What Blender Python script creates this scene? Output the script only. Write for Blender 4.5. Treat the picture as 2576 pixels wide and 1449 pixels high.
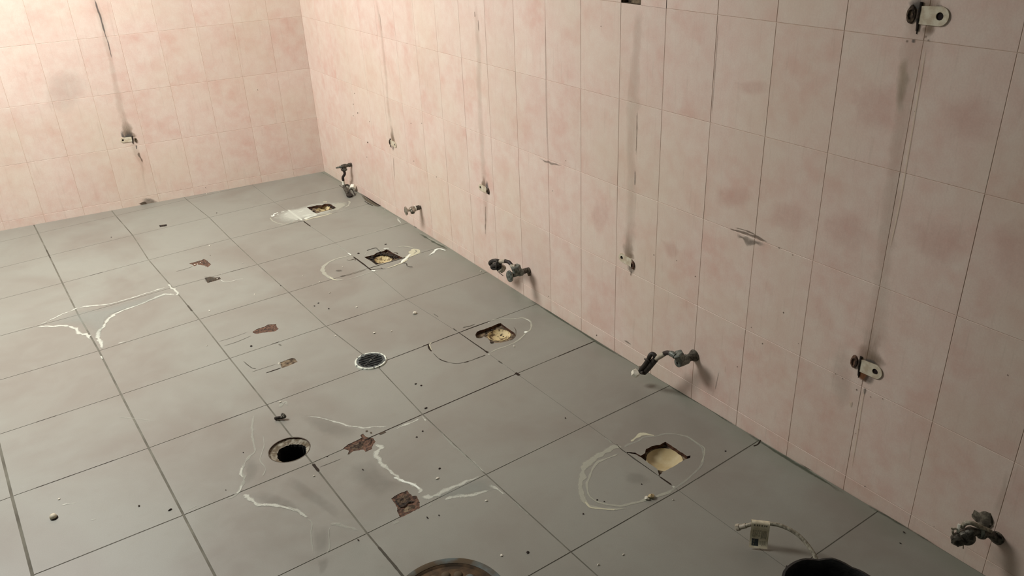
import bpy, bmesh, math, random
from mathutils import Vector, Matrix, noise
from mathutils.geometry import delaunay_2d_cdt, tessellate_polygon

for o in list(bpy.data.objects): bpy.data.objects.remove(o)
SC = bpy.context.scene
COL = SC.collection

# ------------------------------------------------------------------ camera
F = 2052.37                       # focal length in pixels of the 2576 x 1449 frame
YAW, PITCH, ROLL = 0.57977, -0.45852, -0.0434
CAM = Vector((-1.794436, -4.884656, 1.606276))
def basis():
    cy, sy, cp, sp = math.cos(YAW), math.sin(YAW), math.cos(PITCH), math.sin(PITCH)
    f = Vector((sy*cp, cy*cp, sp)); r = Vector((cy, -sy, 0)); u = r.cross(f)
    c, s = math.cos(ROLL), math.sin(ROLL)
    return c*r+s*u, -s*r+c*u, f
RT, UP, FW = basis()
cd = bpy.data.cameras.new('camera'); cam = bpy.data.objects.new('camera', cd); COL.objects.link(cam)
cam.matrix_world = Matrix(((RT.x, UP.x, -FW.x, CAM.x), (RT.y, UP.y, -FW.y, CAM.y), (RT.z, UP.z, -FW.z, CAM.z), (0, 0, 0, 1)))
cd.sensor_fit = 'HORIZONTAL'; cd.sensor_width = 36; cd.lens = 36*F/2576; cd.clip_start = .02
SC.camera = cam

# ------------------------------------------------------------------ world, light, exposure
w = bpy.data.worlds.new('world'); SC.world = w; w.use_nodes = True
w.node_tree.nodes['Background'].inputs[0].default_value = (.80, .84, .74, 1)
w.node_tree.nodes['Background'].inputs[1].default_value = .09
def area(name, loc, aim, sx, sy, power, col):
    ld = bpy.data.lights.new(name, 'AREA'); ld.shape = 'RECTANGLE'; ld.size = sx; ld.size_y = sy
    ld.energy = power; ld.color = col
    o = bpy.data.objects.new(name, ld); COL.objects.link(o); o.location = loc
    o.rotation_euler = (Vector(aim)-Vector(loc)).to_track_quat('-Z', 'Y').to_euler()
    return o
area('window_light', (-2.3, -1.15, 2.55), (-1.42, -.85, .62), 1.3, .8, 126, (.99, .97, .93))
SC.view_settings.view_transform = 'Standard'; SC.view_settings.look = 'None'
SC.view_settings.gamma = 1; SC.view_settings.use_curve_mapping = False
SC.view_settings.exposure = 0.0

# ------------------------------------------------------------------ surfaces seen through the lens
TB = -0.11573                                   # skew of the back wall
DB = Vector((-1, -TB, 0)).normalized()          # along the back wall, away from the corner
NB = Vector((TB, -1, 0)).normalized()           # its normal, into the room
def ray(u, v): return (u-1288)/F*RT-(v-724.5)/F*UP+FW
def hit(u, v, n, d):
    r = ray(u, v); return CAM+r*((d-n.dot(CAM))/n.dot(r))
def sag(x, y):                                  # the floor dips a little where it meets the right wall
    g = 0
    if -4.0 < y < -1.7: g = -.014*math.sin((-1.7-y)/2.3*math.pi)
    return g*max(0, min(1, 1+x/.4))
def fl(u, v, z=0):
    p = hit(u, v, Vector((0, 0, 1)), z)
    for _ in range(2): p = hit(u, v, Vector((0, 0, 1)), z+sag(p.x, p.y))
    return p
def rw(u, v, off=0): return hit(u, v, Vector((1, 0, 0)), -off)
def bw(u, v, off=0): return hit(u, v, NB, off)
def px(o, pts, s=None):                         # photo detail coordinates -> frame pixels
    ox, oy, k = o; return [(ox+x/k, oy+y/k) for x, y in pts]
C4, C5, C7, C8, C9 = (0, 440, 2.994), (780, 440, 2.994), (0, 965, 2.994), (780, 965, 2.994), (1640, 923, 2.752)
T1, T2, T3, T4 = (660, 480, 8.587), (790, 590, 7.576), (1050, 770, 8.05), (1430, 1070, 6.3)
M_, D_, N_, L_ = (640, 1020, 4.831), (860, 860, 14.49), (440, 620, 4.529), (560, 960, 2.963)

# ------------------------------------------------------------------ materials
def lin(c): return tuple((x/255/12.92 if x/255 <= .04045 else ((x/255+.055)/1.055)**2.4) for x in c)+(1,)
class NT:
    def __init__(s, name):
        s.m = bpy.data.materials.new(name); s.m.use_nodes = True; s.t = s.m.node_tree; s.t.nodes.clear()
        s.out = s.n('ShaderNodeOutputMaterial')
        s.co = s.n('ShaderNodeNewGeometry').outputs['Position']
    def n(s, k, **kw):
        x = s.t.nodes.new(k)
        for a, b in kw.items(): setattr(x, a, b)
        return x
    def l(s, a, b): s.t.links.new(a, b)
    def put(s, sock, v):
        if hasattr(v, 'is_output'): s.l(v, sock)
        else: sock.default_value = v
    def noise(s, scale, detail=3, rough=.55, co=None, stretch=None, dist=0):
        c = co or s.co
        if stretch:
            mp = s.n('ShaderNodeMapping'); mp.inputs['Scale'].default_value = stretch; s.l(c, mp.inputs[0]); c = mp.outputs[0]
        x = s.n('ShaderNodeTexNoise'); x.inputs['Scale'].default_value = scale; x.inputs['Detail'].default_value = detail
        x.inputs['Roughness'].default_value = rough; x.inputs['Distortion'].default_value = dist
        s.l(c, x.inputs['Vector']); return x.outputs['Fac']
    def ramp(s, f, a, b, lo=0., hi=1.):
        x = s.n('ShaderNodeMapRange'); x.inputs[1].default_value = a; x.inputs[2].default_value = b
        x.inputs[3].default_value = lo; x.inputs[4].default_value = hi; s.put(x.inputs[0], f); return x.outputs[0]
    def mix(s, f, a, b):
        x = s.n('ShaderNodeMix', data_type='RGBA'); s.put(x.inputs[0], f); s.put(x.inputs[6], a); s.put(x.inputs[7], b); return x.outputs[2]
    def math(s, op, a, b=0.):
        x = s.n('ShaderNodeMath', operation=op); s.put(x.inputs[0], a); s.put(x.inputs[1], b); return x.outputs[0]
    def bump(s, h, dist, st=1.):
        x = s.n('ShaderNodeBump'); x.inputs['Strength'].default_value = st; x.inputs['Distance'].default_value = dist
        s.l(h, x.inputs['Height']); return x.outputs[0]
    def attr(s, name):
        return s.n('ShaderNodeAttribute', attribute_name=name).outputs['Fac']
    def bsdf(s, col, rough=.5, metal=0., nrm=None, spec=.5):
        b = s.n('ShaderNodeBsdfPrincipled'); s.put(b.inputs['Base Color'], col); s.put(b.inputs['Roughness'], rough)
        s.put(b.inputs['Metallic'], metal); b.inputs['Specular IOR Level'].default_value = spec
        if nrm: s.l(nrm, b.inputs['Normal'])
        return b.outputs[0]
    def done(s, sh): s.l(sh, s.out.inputs[0]); return s.m

def mat_plain(name, c1, c2, scale=40, rough=.5, metal=0., bmp=.0005, lo=.4, hi=.6, spec=.4, detail=4):
    t = NT(name); f = t.noise(scale, detail)
    return t.done(t.bsdf(t.mix(t.ramp(f, lo, hi), lin(c1), lin(c2)), rough, metal, t.bump(f, bmp) if bmp else None, spec))

def mat_wall():
    t = NT('pink_wall_tile')
    tl = t.attr('tile')                                      # one random number per tile
    sh = t.n('ShaderNodeCombineXYZ'); t.l(t.math('MULTIPLY', tl, 3.), sh.inputs[0]); t.l(t.math('MULTIPLY', tl, 7.), sh.inputs[1])
    va = t.n('ShaderNodeVectorMath', operation='ADD'); t.l(t.co, va.inputs[0]); t.l(sh.outputs[0], va.inputs[1])
    big = t.noise(5.5, 4, .55, va.outputs[0]); med = t.noise(19, 5, .62, va.outputs[0]); fine = t.noise(230, 2, .6)
    c = t.mix(t.ramp(med, .35, .68), lin((221, 204, 191)), lin((216, 191, 178)))
    c = t.mix(t.math('MULTIPLY', t.ramp(big, .49, .75), t.ramp(med, .30, .70, .25, .8)), c, lin((208, 166, 152)))
    c = t.mix(t.ramp(fine, .35, .65, 0, .10), c, lin((150, 128, 116)))
    wear = t.noise(2.2, 3, .5)
    c = t.mix(t.ramp(wear, .42, .7, 0, .35), c, lin((206, 196, 172)))
    c = t.mix(t.ramp(tl, 0, 1, 0, .07), c, lin((150, 120, 108)))
    streak = t.noise(6, 4, .6, stretch=(14, 14, .9))
    c = t.mix(t.ramp(streak, .58, .75, 0, .16), c, lin((140, 124, 104)))
    return t.done(t.bsdf(c, t.ramp(med, .3, .7, .38, .52), 0., t.bump(fine, .0002, .5), .35))

def mat_floor():
    t = NT('grey_floor_tile')
    tl = t.attr('tile')
    big = t.noise(1.7, 4, .55, dist=.6); med = t.noise(9, 4, .6, dist=.4); fine = t.noise(330, 2, .7); sm = t.noise(30, 4, .6)
    c = t.mix(t.ramp(big, .40, .62), lin((143, 144, 135)), lin((133, 129, 120)))
    c = t.mix(t.ramp(med, .45, .72, 0, .35), c, lin((150, 149, 139)))
    c = t.mix(t.ramp(sm, .55, .75, 0, .25), c, lin((134, 130, 119)))
    c = t.mix(t.ramp(fine, .35, .65, 0, .12), c, lin((104, 102, 94)))
    c = t.mix(t.ramp(tl, 0, 1, 0, .10), c, lin((128, 124, 114)))
    gp = t.n('ShaderNodeSeparateXYZ'); t.l(t.co, gp.inputs[0])    # darker green tint along the foot of the right wall
    edge = t.math('ADD', gp.outputs[0], t.math('MULTIPLY', t.noise(7, 3), .12))
    c = t.mix(t.ramp(edge, -.02, .06, 0, .40), c, lin((110, 119, 103)))
    return t.done(t.bsdf(c, t.ramp(med, .3, .7, .36, .50), 0., t.bump(fine, .0002, .5), .55))

def film(name, c1, c2, gain=1., noise_w=.8, scale=60, rough=.7, cut=.28, sharp=3., maxa=1., stretch=None):
    t = NT(name); cv = t.attr('cover'); nz = t.math('ADD', t.math('MULTIPLY', t.noise(scale, 6, .7, stretch=stretch), .55), t.math('MULTIPLY', t.noise(scale*4.5, 4, .7, stretch=stretch), .45)); n2 = t.noise(scale*4, 2)
    a = t.math('MULTIPLY', cv, gain); a = t.math('ADD', a, t.math('MULTIPLY', t.math('SUBTRACT', nz, .5), noise_w*2))
    a = t.math('MULTIPLY', t.math('SUBTRACT', a, cut), sharp)
    a = t.n('ShaderNodeClamp').inputs[0] and a
    cl = t.n('ShaderNodeClamp'); t.l(a, cl.inputs[0]); a = t.math('MULTIPLY', cl.outputs[0], maxa)
    e = t.n('ShaderNodeMapRange'); t.l(cv, e.inputs[0]); e.inputs[2].default_value = .12   # always fades out at the rim
    a = t.math('MULTIPLY', a, e.outputs[0])
    b = t.bsdf(t.mix(n2, lin(c1), lin(c2)), rough, 0., t.bump(nz, .0006), .2)
    tr = t.n('ShaderNodeBsdfTransparent'); ms = t.n('ShaderNodeMixShader')
    t.l(a, ms.inputs[0]); t.l(tr.outputs[0], ms.inputs[1]); t.l(b, ms.inputs[2])
    return t.done(ms.outputs[0])

M = dict(
 wall=mat_wall(), floor=mat_floor(),
 wgrout=mat_plain('wall_grout', (190, 168, 151), (166, 144, 127), 25, .9, 0, .0004),
 bgrout_lit=mat_plain('end_wall_grout_lit', (206, 184, 164), (176, 152, 132), 12, .9, 0, .0003),  # lighter grout: highlights of the lit tile edges put into its colour
 grout=mat_plain('floor_grout', (122, 120, 108), (90, 86, 76), 9, .9, 0, .0006, .35, .65),
 edge=mat_plain('broken_mortar_edge', (54, 30, 18), (84, 56, 38), 70, .95, 0, .002),
 mortar=mat_plain('old_mortar', (128, 112, 90), (66, 54, 42), 55, .95, 0, .003),
 redmortar=mat_plain('red_screed', (112, 84, 68), (64, 50, 42), 110, .95, 0, .003),
 darkmortar=mat_plain('dark_screed', (98, 82, 66), (44, 34, 28), 90, .95, 0, .004),
 cream=mat_plain('cream_plastic', (196, 182, 146), (184, 166, 126), 22, .6, 0, .0002, spec=.2),
 dirtycream=mat_plain('soiled_cream_plastic', (198, 180, 136), (98, 80, 54), 55, .6, 0, .0006, .50, .62),
 black=mat_plain('black_sludge', (20, 15, 11), (52, 40, 30), 120, .8, 0, .003),
 pit=mat_plain('dark_pit', (10, 9, 7), (18, 18, 12), 50, 1., 0, 0),
 steel=mat_plain('dull_grey_metal', (128, 132, 124), (84, 88, 82), 90, .5, .55, .0004),
 darksteel=mat_plain('tarnished_metal', (104, 100, 90), (56, 52, 46), 120, .55, .5, .0006),
 chrome=mat_plain('chrome', (190, 186, 176), (120, 112, 100), 60, .22, .9, .0001),
 rubber=mat_plain('black_rubber', (34, 30, 26), (52, 46, 40), 90, .6, 0, .0004),
 brownhose=mat_plain('brown_black_hose', (44, 32, 28), (28, 22, 20), 150, .55, 0, .0004),
 whitep=mat_plain('white_plastic', (240, 238, 224), (222, 218, 200), 60, .5, 0, .0002),
 clearp=mat_plain('pale_grey_sleeve', (176, 168, 150), (146, 136, 120), 120, .5, 0, .0002),
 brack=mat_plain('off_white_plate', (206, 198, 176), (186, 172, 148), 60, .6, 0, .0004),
 bluegrey=mat_plain('blue_grey_paint', (92, 98, 96), (70, 72, 70), 90, .7, 0, .0004),
 crumb=mat_plain('white_crumb', (236, 232, 216), (206, 200, 182), 200, .8, 0, 0),
 darkbit=mat_plain('dark_crumb', (58, 46, 38), (34, 28, 24), 200, .9, 0, 0),
 hose=mat_plain('worn_pale_hose', (168, 162, 144), (120, 112, 96), 140, .6, 0, .0008, .42, .62),
 paper=mat_plain('aged_paper', (222, 212, 186), (198, 186, 158), 50, .8, 0, .0002),
 ink=mat_plain('grey_ink', (96, 92, 80), (120, 114, 98), 200, .9, 0, 0),
 logo=mat_plain('dark_label_block', (62, 70, 70), (40, 44, 46), 120, .7, 0, 0),
 bag=mat_plain('black_plastic', (18, 18, 18), (30, 30, 28), 60, .42, 0, .002),
 rust=mat_plain('rust', (94, 74, 52), (60, 48, 34), 26, .85, .2, .001),
 rustpaint=mat_plain('rusty_grey_paint', (96, 104, 102), (84, 70, 50), 10, .75, .1, .001, .44, .58),
 whitepaint=mat_plain('flaking_white_paint', (222, 228, 214), (84, 90, 90), 75, .5, 0, .0006, .55, .60),
 grate=mat_plain('dark_iron_grate', (54, 60, 60), (36, 38, 38), 90, .55, .4, .0008),
)
FM = dict(
 white=film('white_mineral_crust', (222, 224, 212), (190, 192, 178), 1.05, 1.5, 80, cut=.34, sharp=1.7, maxa=.8),
 faint=film('thin_mineral_haze', (198, 200, 186), (176, 178, 166), 1.1, 1.2, 80, cut=.20, sharp=1.5, maxa=.44),
 ring=film('dried_sealant', (202, 202, 186), (168, 168, 152), 1.25, 1.2, 90, cut=.16, sharp=1.5, maxa=.70),
 cream=film('cream_sealant', (210, 208, 182), (186, 182, 158), 1.3, 1.0, 80, cut=.25, sharp=3., maxa=.95),
 pure=film('bright_white_filler', (240, 244, 234), (210, 216, 204), 1.4, .8, 80, cut=.2, sharp=4., maxa=1.),
 dark=film('black_gap', (30, 22, 16), (52, 40, 30), 1.6, .30, 90, cut=.2, sharp=4., maxa=.95),
 seam=film('grey_seam', (92, 88, 78), (74, 70, 62), 1.2, .55, 60, cut=.25, sharp=3., maxa=.8),
 damp=film('damp_stain', (112, 108, 98), (98, 96, 88), .9, .8, 9, .5, cut=.15, sharp=1.0, maxa=.18),
 greydirt=film('grey_dirt', (96, 92, 82), (80, 74, 64), .9, .7, 30, cut=.25, sharp=1.4, maxa=.5),
 tint=film('pale_blue_wash', (170, 176, 168), (156, 160, 152), .9, .4, 14, .5, cut=.1, sharp=1.2, maxa=.4),
 brown=film('brown_drip', (92, 72, 48), (126, 106, 78), 1.0, .6, 30, cut=.10, sharp=1.0, maxa=.60, stretch=(4, 4, .25)),
 band=film('faint_drip_band', (150, 134, 110), (136, 122, 100), .8, .45, 14, cut=.05, sharp=1.0, maxa=.16, stretch=(3, 3, .25)),
 bluedirt=film('blue_grey_drip', (66, 70, 74), (96, 94, 88), 1.0, .6, 40, cut=.2, sharp=1.6, maxa=.6, stretch=(2, 2, .6)),
 crack=film('hairline_dirt', (70, 58, 46), (90, 78, 62), 1.1, .7, 60, cut=.3, sharp=2.2, maxa=.75),
 wcrack=film('faint_wall_hairline', (84, 70, 56), (104, 90, 74), 1.1, .9, 70, cut=.25, sharp=1.8, maxa=.5),
 palejoint=film('pale_joint', (222, 206, 186), (206, 190, 168), 1., .5, 40, cut=.3, sharp=2, maxa=.6),
 rustst=film('rust_stain', (130, 82, 44), (104, 66, 40), 1.1, .5, 50, cut=.2, sharp=1.8, maxa=.8),
 cloud=film('faint_grey_cloud', (170, 160, 148), (150, 142, 132), .9, .7, 9, .5, cut=.1, sharp=1, maxa=.16),
 olive=film('olive_band_film', (146, 138, 98), (132, 126, 96), .9, .5, 20, cut=.1, sharp=1, maxa=.35, stretch=(3, 3, .25)),
 green=film('green_line', (96, 104, 88), (78, 84, 70), 1., .8, 26, cut=.2, sharp=1.4, maxa=.6),  # dark green film along the wall foot
)

# ------------------------------------------------------------------ object helpers
def mesh_obj(name, verts, faces, mats, parent=None, smooth=False, midx=None, attrs=None):
    me = bpy.data.meshes.new(name); me.from_pydata([tuple(v) for v in verts], [], faces)
    for m in (mats if isinstance(mats, (list, tuple)) else [mats]): me.materials.append(m)
    if midx:
        for p, i in zip(me.polygons, midx): p.material_index = i
    if smooth:
        for p in me.polygons: p.use_smooth = True
    if attrs:
        for k, (dom, vals) in attrs.items():
            a = me.attributes.new(k, 'FLOAT', dom); a.data.foreach_set('value', vals)
    me.update()
    o = bpy.data.objects.new(name, me); COL.objects.link(o)
    if parent:
        o.parent = parent; o.matrix_parent_inverse = Matrix.Identity(4)
        off = parent.location.copy(); q = parent
        while q.parent: q = q.parent; off += q.location
        if off.length > 0:
            me.transform(Matrix.Translation(-off))
    return o
def bm_obj(name, bm, mats, parent=None, smooth=True, angle=None):
    bmesh.ops.recalc_face_normals(bm, faces=bm.faces)
    vs = [v.co.copy() for v in bm.verts]; bm.verts.index_update()
    fs = [[v.index for v in f.verts] for f in bm.faces]; mi = [f.material_index for f in bm.faces]; bm.free()
    o = mesh_obj(name, vs, fs, mats, parent, smooth, mi)
    if smooth:
        m = o.data; b = bmesh.new(); b.from_mesh(m)
        for e in b.edges:
            if len(e.link_faces) == 2 and e.calc_face_angle(0) > math.radians(angle or 40): e.smooth = False
        b.to_mesh(m); b.free()
    return o
def thing(name, loc, label, cat, group=None):
    o = bpy.data.objects.new(name, None); COL.objects.link(o); o.location = loc; o.empty_display_size = .03
    return tag(o, label, cat, group)
def tag(o, label, cat, group=None, kind=None):
    o['label'] = label; o['category'] = cat
    if group: o['group'] = group
    if kind: o['kind'] = kind
    return o
def struct(o, label): o['kind'] = 'structure'; o['label'] = label; return o

def frame_of(d):
    d = d.normalized(); a = Vector((0, 0, 1)) if abs(d.z) < .9 else Vector((1, 0, 0))
    x = a.cross(d).normalized(); return x, d.cross(x)
def spline(pts, n=8):
    P = [Vector(p) for p in pts]
    if len(P) < 3: return P
    Q = [P[0]*2-P[1]]+P+[P[-1]*2-P[-2]]; out = []
    for i in range(1, len(Q)-2):
        a, b, c, d = Q[i-1:i+3]
        for k in range(n):
            t = k/n
            out.append(.5*((2*b)+(c-a)*t+(2*a-5*b+4*c-d)*t*t+(3*b-a-3*c+d)*t**3))
    return out+[P[-1]]
def tube(bm, pts, r, seg=14, cap=True, mi=0):
    n = len(pts); rs = list(r) if isinstance(r, (list, tuple)) else [r]*n; rings = []; X = None
    if len(rs) != n:
        m_ = len(rs)-1; q_ = [min(m_-1e-6, m_*i/max(1, n-1)) for i in range(n)]; rs = [rs[int(x)]+(rs[int(x)+1]-rs[int(x)])*(x-int(x)) for x in q_]
    for i, p in enumerate(pts):
        d = (pts[min(i+1, n-1)]-pts[max(i-1, 0)])
        if d.length < 1e-9: d = Vector((0, 0, 1))
        d.normalize()
        if X is None: X, Y = frame_of(d)
        else: X = (X-d*X.dot(d)).normalized(); Y = d.cross(X)
        rings.append([bm.verts.new(p+(X*math.cos(a)+Y*math.sin(a))*rs[i]) for a in [2*math.pi*k/seg for k in range(seg)]])
    for a, b in zip(rings, rings[1:]):
        for k in range(seg):
            f = bm.faces.new((a[k], a[(k+1) % seg], b[(k+1) % seg], b[k])); f.material_index = mi
    if cap:
        for q in (rings[0][::-1], rings[-1]): bm.faces.new(q).material_index = mi
def lathe(bm, c, axis, prof, seg=32, mi=0, sx=1., closed=False):
    X, Y = frame_of(axis); Z = axis.normalized(); rings = []
    for r, h in prof:
        if r < 1e-6: rings.append([bm.verts.new(c+Z*h)]); continue
        rings.append([bm.verts.new(c+Z*h+(X*math.cos(2*math.pi*k/seg)*sx+Y*math.sin(2*math.pi*k/seg))*r) for k in range(seg)])
    for a, b in zip(rings, rings[1:]):
        for k in range(seg):
            k2 = (k+1) % seg
            if len(a) == 1 and len(b) == 1: continue
            vs = (a[0], b[k2], b[k]) if len(a) == 1 else ((a[k], a[k2], b[0]) if len(b) == 1 else (a[k], a[k2], b[k2], b[k]))
            bm.faces.new(vs).material_index = mi
def box(bm, c, ax, ay, az, hx, hy, hz, bev=0, mi=0):
    vs = []
    for i in (-1, 1):
        for j in (-1, 1):
            for k in (-1, 1): vs.append(bm.verts.new(c+ax*hx*i+ay*hy*j+az*hz*k))
    fs = [bm.faces.new([vs[q] for q in f]) for f in ((0, 1, 3, 2), (4, 6, 7, 5), (0, 4, 5, 1), (2, 3, 7, 6), (0, 2, 6, 4), (1, 5, 7, 3))]
    for f in fs: f.material_index = mi
    if bev:
        es = list({e for f in fs for e in f.edges})
        bmesh.ops.bevel(bm, geom=es, offset=bev, segments=2, affect='EDGES', profile=.5)
def nut(bm, c, axis, r, h, mi=0):
    lathe(bm, c, axis, [(0, -h/2), (r*.86, -h/2), (r, -h/2+r*.12), (r, h/2-r*.12), (r*.86, h/2), (0, h/2)], 6, mi)
def blob(bm, c, r, sx, sy, sz, seed=0, rough=.25, sub=2, mi=0):
    g = bmesh.ops.create_icosphere(bm, subdivisions=sub, radius=1)
    for v in g['verts']:
        d = 1+rough*noise.noise(v.co*1.6+Vector((seed*3.1, seed*1.7, seed)))*1.6
        v.co = Vector((v.co.x*sx, v.co.y*sy, v.co.z*sz))*d*r+c
    for f in bm.faces:
        if all(v in g['verts'] for v in f.verts) and False: pass

# ------------------------------------------------------------------ floor: real tiles with recessed joints and real holes
def inpoly(x, y, poly):
    c = False; n = len(poly); j = n-1
    for i in range(n):
        xi, yi = poly[i][0], poly[i][1]; xj, yj = poly[j][0], poly[j][1]
        if (yi > y) != (yj > y) and x < (xj-xi)*(y-yi)/(yj-yi)+xi: c = not c
        j = i
    return c
def roughen(poly, step, amp, seed):
    out = []; n = len(poly)
    for i in range(n):
        a, b = Vector(poly[i][:2]), Vector(poly[(i+1) % n][:2]); L = (b-a).length; k = max(1, int(L/step))
        nn = Vector((-(b-a).y, (b-a).x))/max(L, 1e-6)
        for q in range(k):
            p = a+(b-a)*q/k
            o = noise.noise(Vector((p.x*140, p.y*140, seed)))*amp
            out.append(p+nn*o)
    return out
HOLE = {}   # name -> (polygon, depth)
HOLE['t1'] = px(T1, [(955, 355), (1060, 342), (1180, 312), (1290, 312), (1350, 280), (1450, 280), (1500, 300), (1592, 366), (1560, 385), (1470, 412), (1300, 455), (1180, 490), (1110, 468), (1010, 395)])
HOLE['t2'] = px(T2, [(955, 430), (1130, 392), (1200, 345), (1320, 315), (1380, 283), (1430, 305), (1500, 350), (1600, 398), (1695, 445), (1540, 485), (1400, 522), (1290, 552), (1180, 574), (1080, 505)])
HOLE['t3'] = px(T3, [(1175, 585), (1205, 520), (1270, 492), (1350, 470), (1500, 415), (1640, 352), (1690, 345), (1800, 430), (1965, 542), (1990, 590), (1930, 660), (1840, 705), (1700, 740), (1590, 745), (1480, 722), (1420, 650), (1345, 615), (1270, 655), (1200, 640)])
HOLE['t4'] = px(T4, [(925, 422), (1060, 433), (1150, 482), (1212, 440), (1230, 375), (1320, 330), (1450, 305), (1540, 260), (1660, 342), (1880, 488), (1938, 478), (1928, 512), (1830, 550), (1640, 668), (1500, 735), (1440, 800), (1435, 770), (1400, 685), (1280, 605), (1160, 515), (1060, 458), (925, 437)])
CH = {}
CH['a'] = px(N_, [(160, 195), (290, 160), (330, 143), (365, 160), (412, 205), (375, 238), (335, 218), (260, 208), (220, 226), (196, 205)])
CH['b'] = px(N_, [(340, 362), (400, 345), (460, 356), (510, 350), (524, 370), (480, 386), (370, 416)])
CH['c'] = px(N_, [(885, 970), (950, 935), (1020, 915), (1060, 890), (1150, 883), (1165, 925), (1182, 940), (1140, 968), (1070, 975), (1010, 982), (930, 996), (892, 986)])
CH['d'] = px(N_, [(1200, 1320), (1330, 1272), (1365, 1275), (1397, 1316), (1290, 1362), (1220, 1386), (1205, 1355)])
CH['e'] = px(M_, [(1075, 525), (1130, 478), (1270, 412), (1300, 392), (1290, 360), (1320, 343), (1352, 378), (1400, 392), (1445, 398), (1472, 440), (1440, 478), (1424, 532), (1350, 565), (1325, 535), (1240, 548), (1192, 560), (1130, 598), (1150, 548)])
CH['f'] = px(M_, [(1665, 1132), (1720, 1090), (1855, 1033), (1915, 1102), (1972, 1098), (2008, 1180), (2008, 1246), (1860, 1325), (1775, 1362), (1740, 1300), (1735, 1240), (1690, 1172)])
CH['g'] = px(C4, [(1198, 380), (1255, 371), (1258, 385), (1205, 393)])
POLY = {}
for k, (d, am) in dict(t1=(.014, .002), t2=(.014, .002), t3=(.014, .0015), t4=(.014, .0022)).items():
    POLY[k] = roughen([fl(*p) for p in HOLE[k]], .006, am, len(POLY))
for k in CH: POLY['c'+k] = roughen([fl(*p) for p in CH[k]], .004, .0022, len(POLY)+3)
DR = fl(932.8, 909); OH = fl(728, 1131)
def circ(c, r, n, jag=0, seed=0):
    return [Vector((c.x+math.cos(a)*r*(1+jag*noise.noise(Vector((math.cos(a)*2.2, math.sin(a)*2.2, seed)))), c.y+math.sin(a)*r*(1+jag*noise.noise(Vector((math.cos(a)*2.2, math.sin(a)*2.2, seed)))))) for a in [2*math.pi*k/n for k in range(n)]]
POLY['grate'] = circ(DR, .0565, 40)
POLY['open'] = circ(OH, .0645, 56, .03, 3)

# measured joint crossings (A joint i, B joint j)
MS = {(1, 0): (81.8, 1447.6), (2, 0): (461.6, 1295.7), (3, 0): (785, 1164.5), (4, 0): (1063.2, 1042.5), (5, 0): (1300, 940),
 (3, 1): (923.6, 1341.7), (4, 1): (1222.5, 1193.8), (5, 1): (1479.7, 1068.5), (4, 2): (1436.3, 1388.5), (5, 2): (1707, 1233.7),
 (1, -1): (30, 1249), (2, -1): (374, 1127), (3, -1): (671.3, 1018.4), (4, -1): (945, 917), (5, -1): (1154.3, 837), (2, -2): (304.6, 992.4),
 (3, -2): (577.8, 901.6), (4, -2): (820, 820.8), (2, -3): (248.8, 882.5), (3, -3): (501, 803.4), (4, -3): (726.4, 735.6),
 (5, -3): (928, 674.5), (2, -4): (197, 792), (3, -4): (434, 723.2), (4, -4): (648, 665.4), (5, -4): (843, 611), (2, -5): (157, 712),
 (3, -5): (374, 654), (4, -5): (579.5, 600.3), (5, -5): (761.3, 556.3), (2, -6): (123.6, 643), (3, -6): (334, 592), (4, -6): (526, 547),
 (6, 0): (1498, 857.5), (6, 1): (1685, 970), (6, 2): (1914, 1105), (6, 3): (2210, 1285), (6, -4): (1030, 560), (6, -1): (1358, 762), (6, -3): (1124, 617), (6, -2): (1230, 683), (5, -2): (1022, 753),
 (6, -5): (938, 510.5), (6, -6): (872, 466), (5, -6): (690, 508.5)}
def gx(i, j):
    if (i, j) in MS: p = fl(*MS[(i, j)]); return Vector((min(p.x, -.0005) if i == 6 else p.x, p.y))
    a = 1.14305+(5-i)*.99946; b = 6.88783+j*1.0053; th = -.02029
    x, y = -(a+th*b)*.4, -(b-th*a)*.4
    if i == 6: x = -.001-max(0, -(y+1.9))*0-max(0, (y+2.0)*.012)
    return Vector((x, y))
GI, GJ = range(-2, 7), range(-8, 5)
HA = {-2: .0035, -1: .0035, 0: .004, 1: .0042, 2: .0034, 3: .0026, 4: .0019, 5: .0008, 6: .0012, 7: .001}
def HB(i, j): return {0: .0019, -1: .0014, 1: .0015, 2: .0018}.get(j, .0013)
tiles = []
for i in list(GI)[:-1]:
    for j in list(GJ)[:-1]:
        q = [gx(i, j), gx(i+1, j), gx(i+1, j+1), gx(i, j+1)]
        hl, hr, ht, hb = HA[i], HA[i+1], HB(i, j), HB(i, j+1)
        # shrink towards the inside; x grows with i, y falls with j
        tiles.append([q[0]+Vector((hl, -ht)), q[1]+Vector((-hr, -ht)), q[2]+Vector((-hr, hb)), q[3]+Vector((hl, hb))])
# the sliver between the last joint and the wall
for j in list(GJ)[:-1]:
    a, b = gx(6, j), gx(6, j+1)
    if a.x < -.006 or b.x < -.006: tiles.append([a+Vector((.0012, -.001)), Vector((.03, a.y-.001)), Vector((.03, b.y+.001)), b+Vector((.0012, .001))])
OUT = [Vector((-2.9, .62)), Vector((-2.9, -4.95)), Vector((.03, -4.95)), Vector((.03, .62))]
pts = []; edges = []
def addpoly(P):
    s = len(pts); pts.extend([Vector(p[:2]) for p in P]); n = len(P)
    edges.extend([(s+k, s+(k+1) % n) for k in range(n)])
addpoly(OUT)
for t in tiles: addpoly(t)
for k in POLY: addpoly(POLY[k])
vo, eo, fo, _, _, _ = delaunay_2d_cdt(pts, edges, [], 0, 1e-6)
cls = []; tid = []
tb_ = [(min(p.x for p in t), max(p.x for p in t), min(p.y for p in t), max(p.y for p in t)) for t in tiles]
pb_ = {k: (min(p.x for p in P), max(p.x for p in P), min(p.y for p in P), max(p.y for p in P)) for k, P in POLY.items()}
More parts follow.
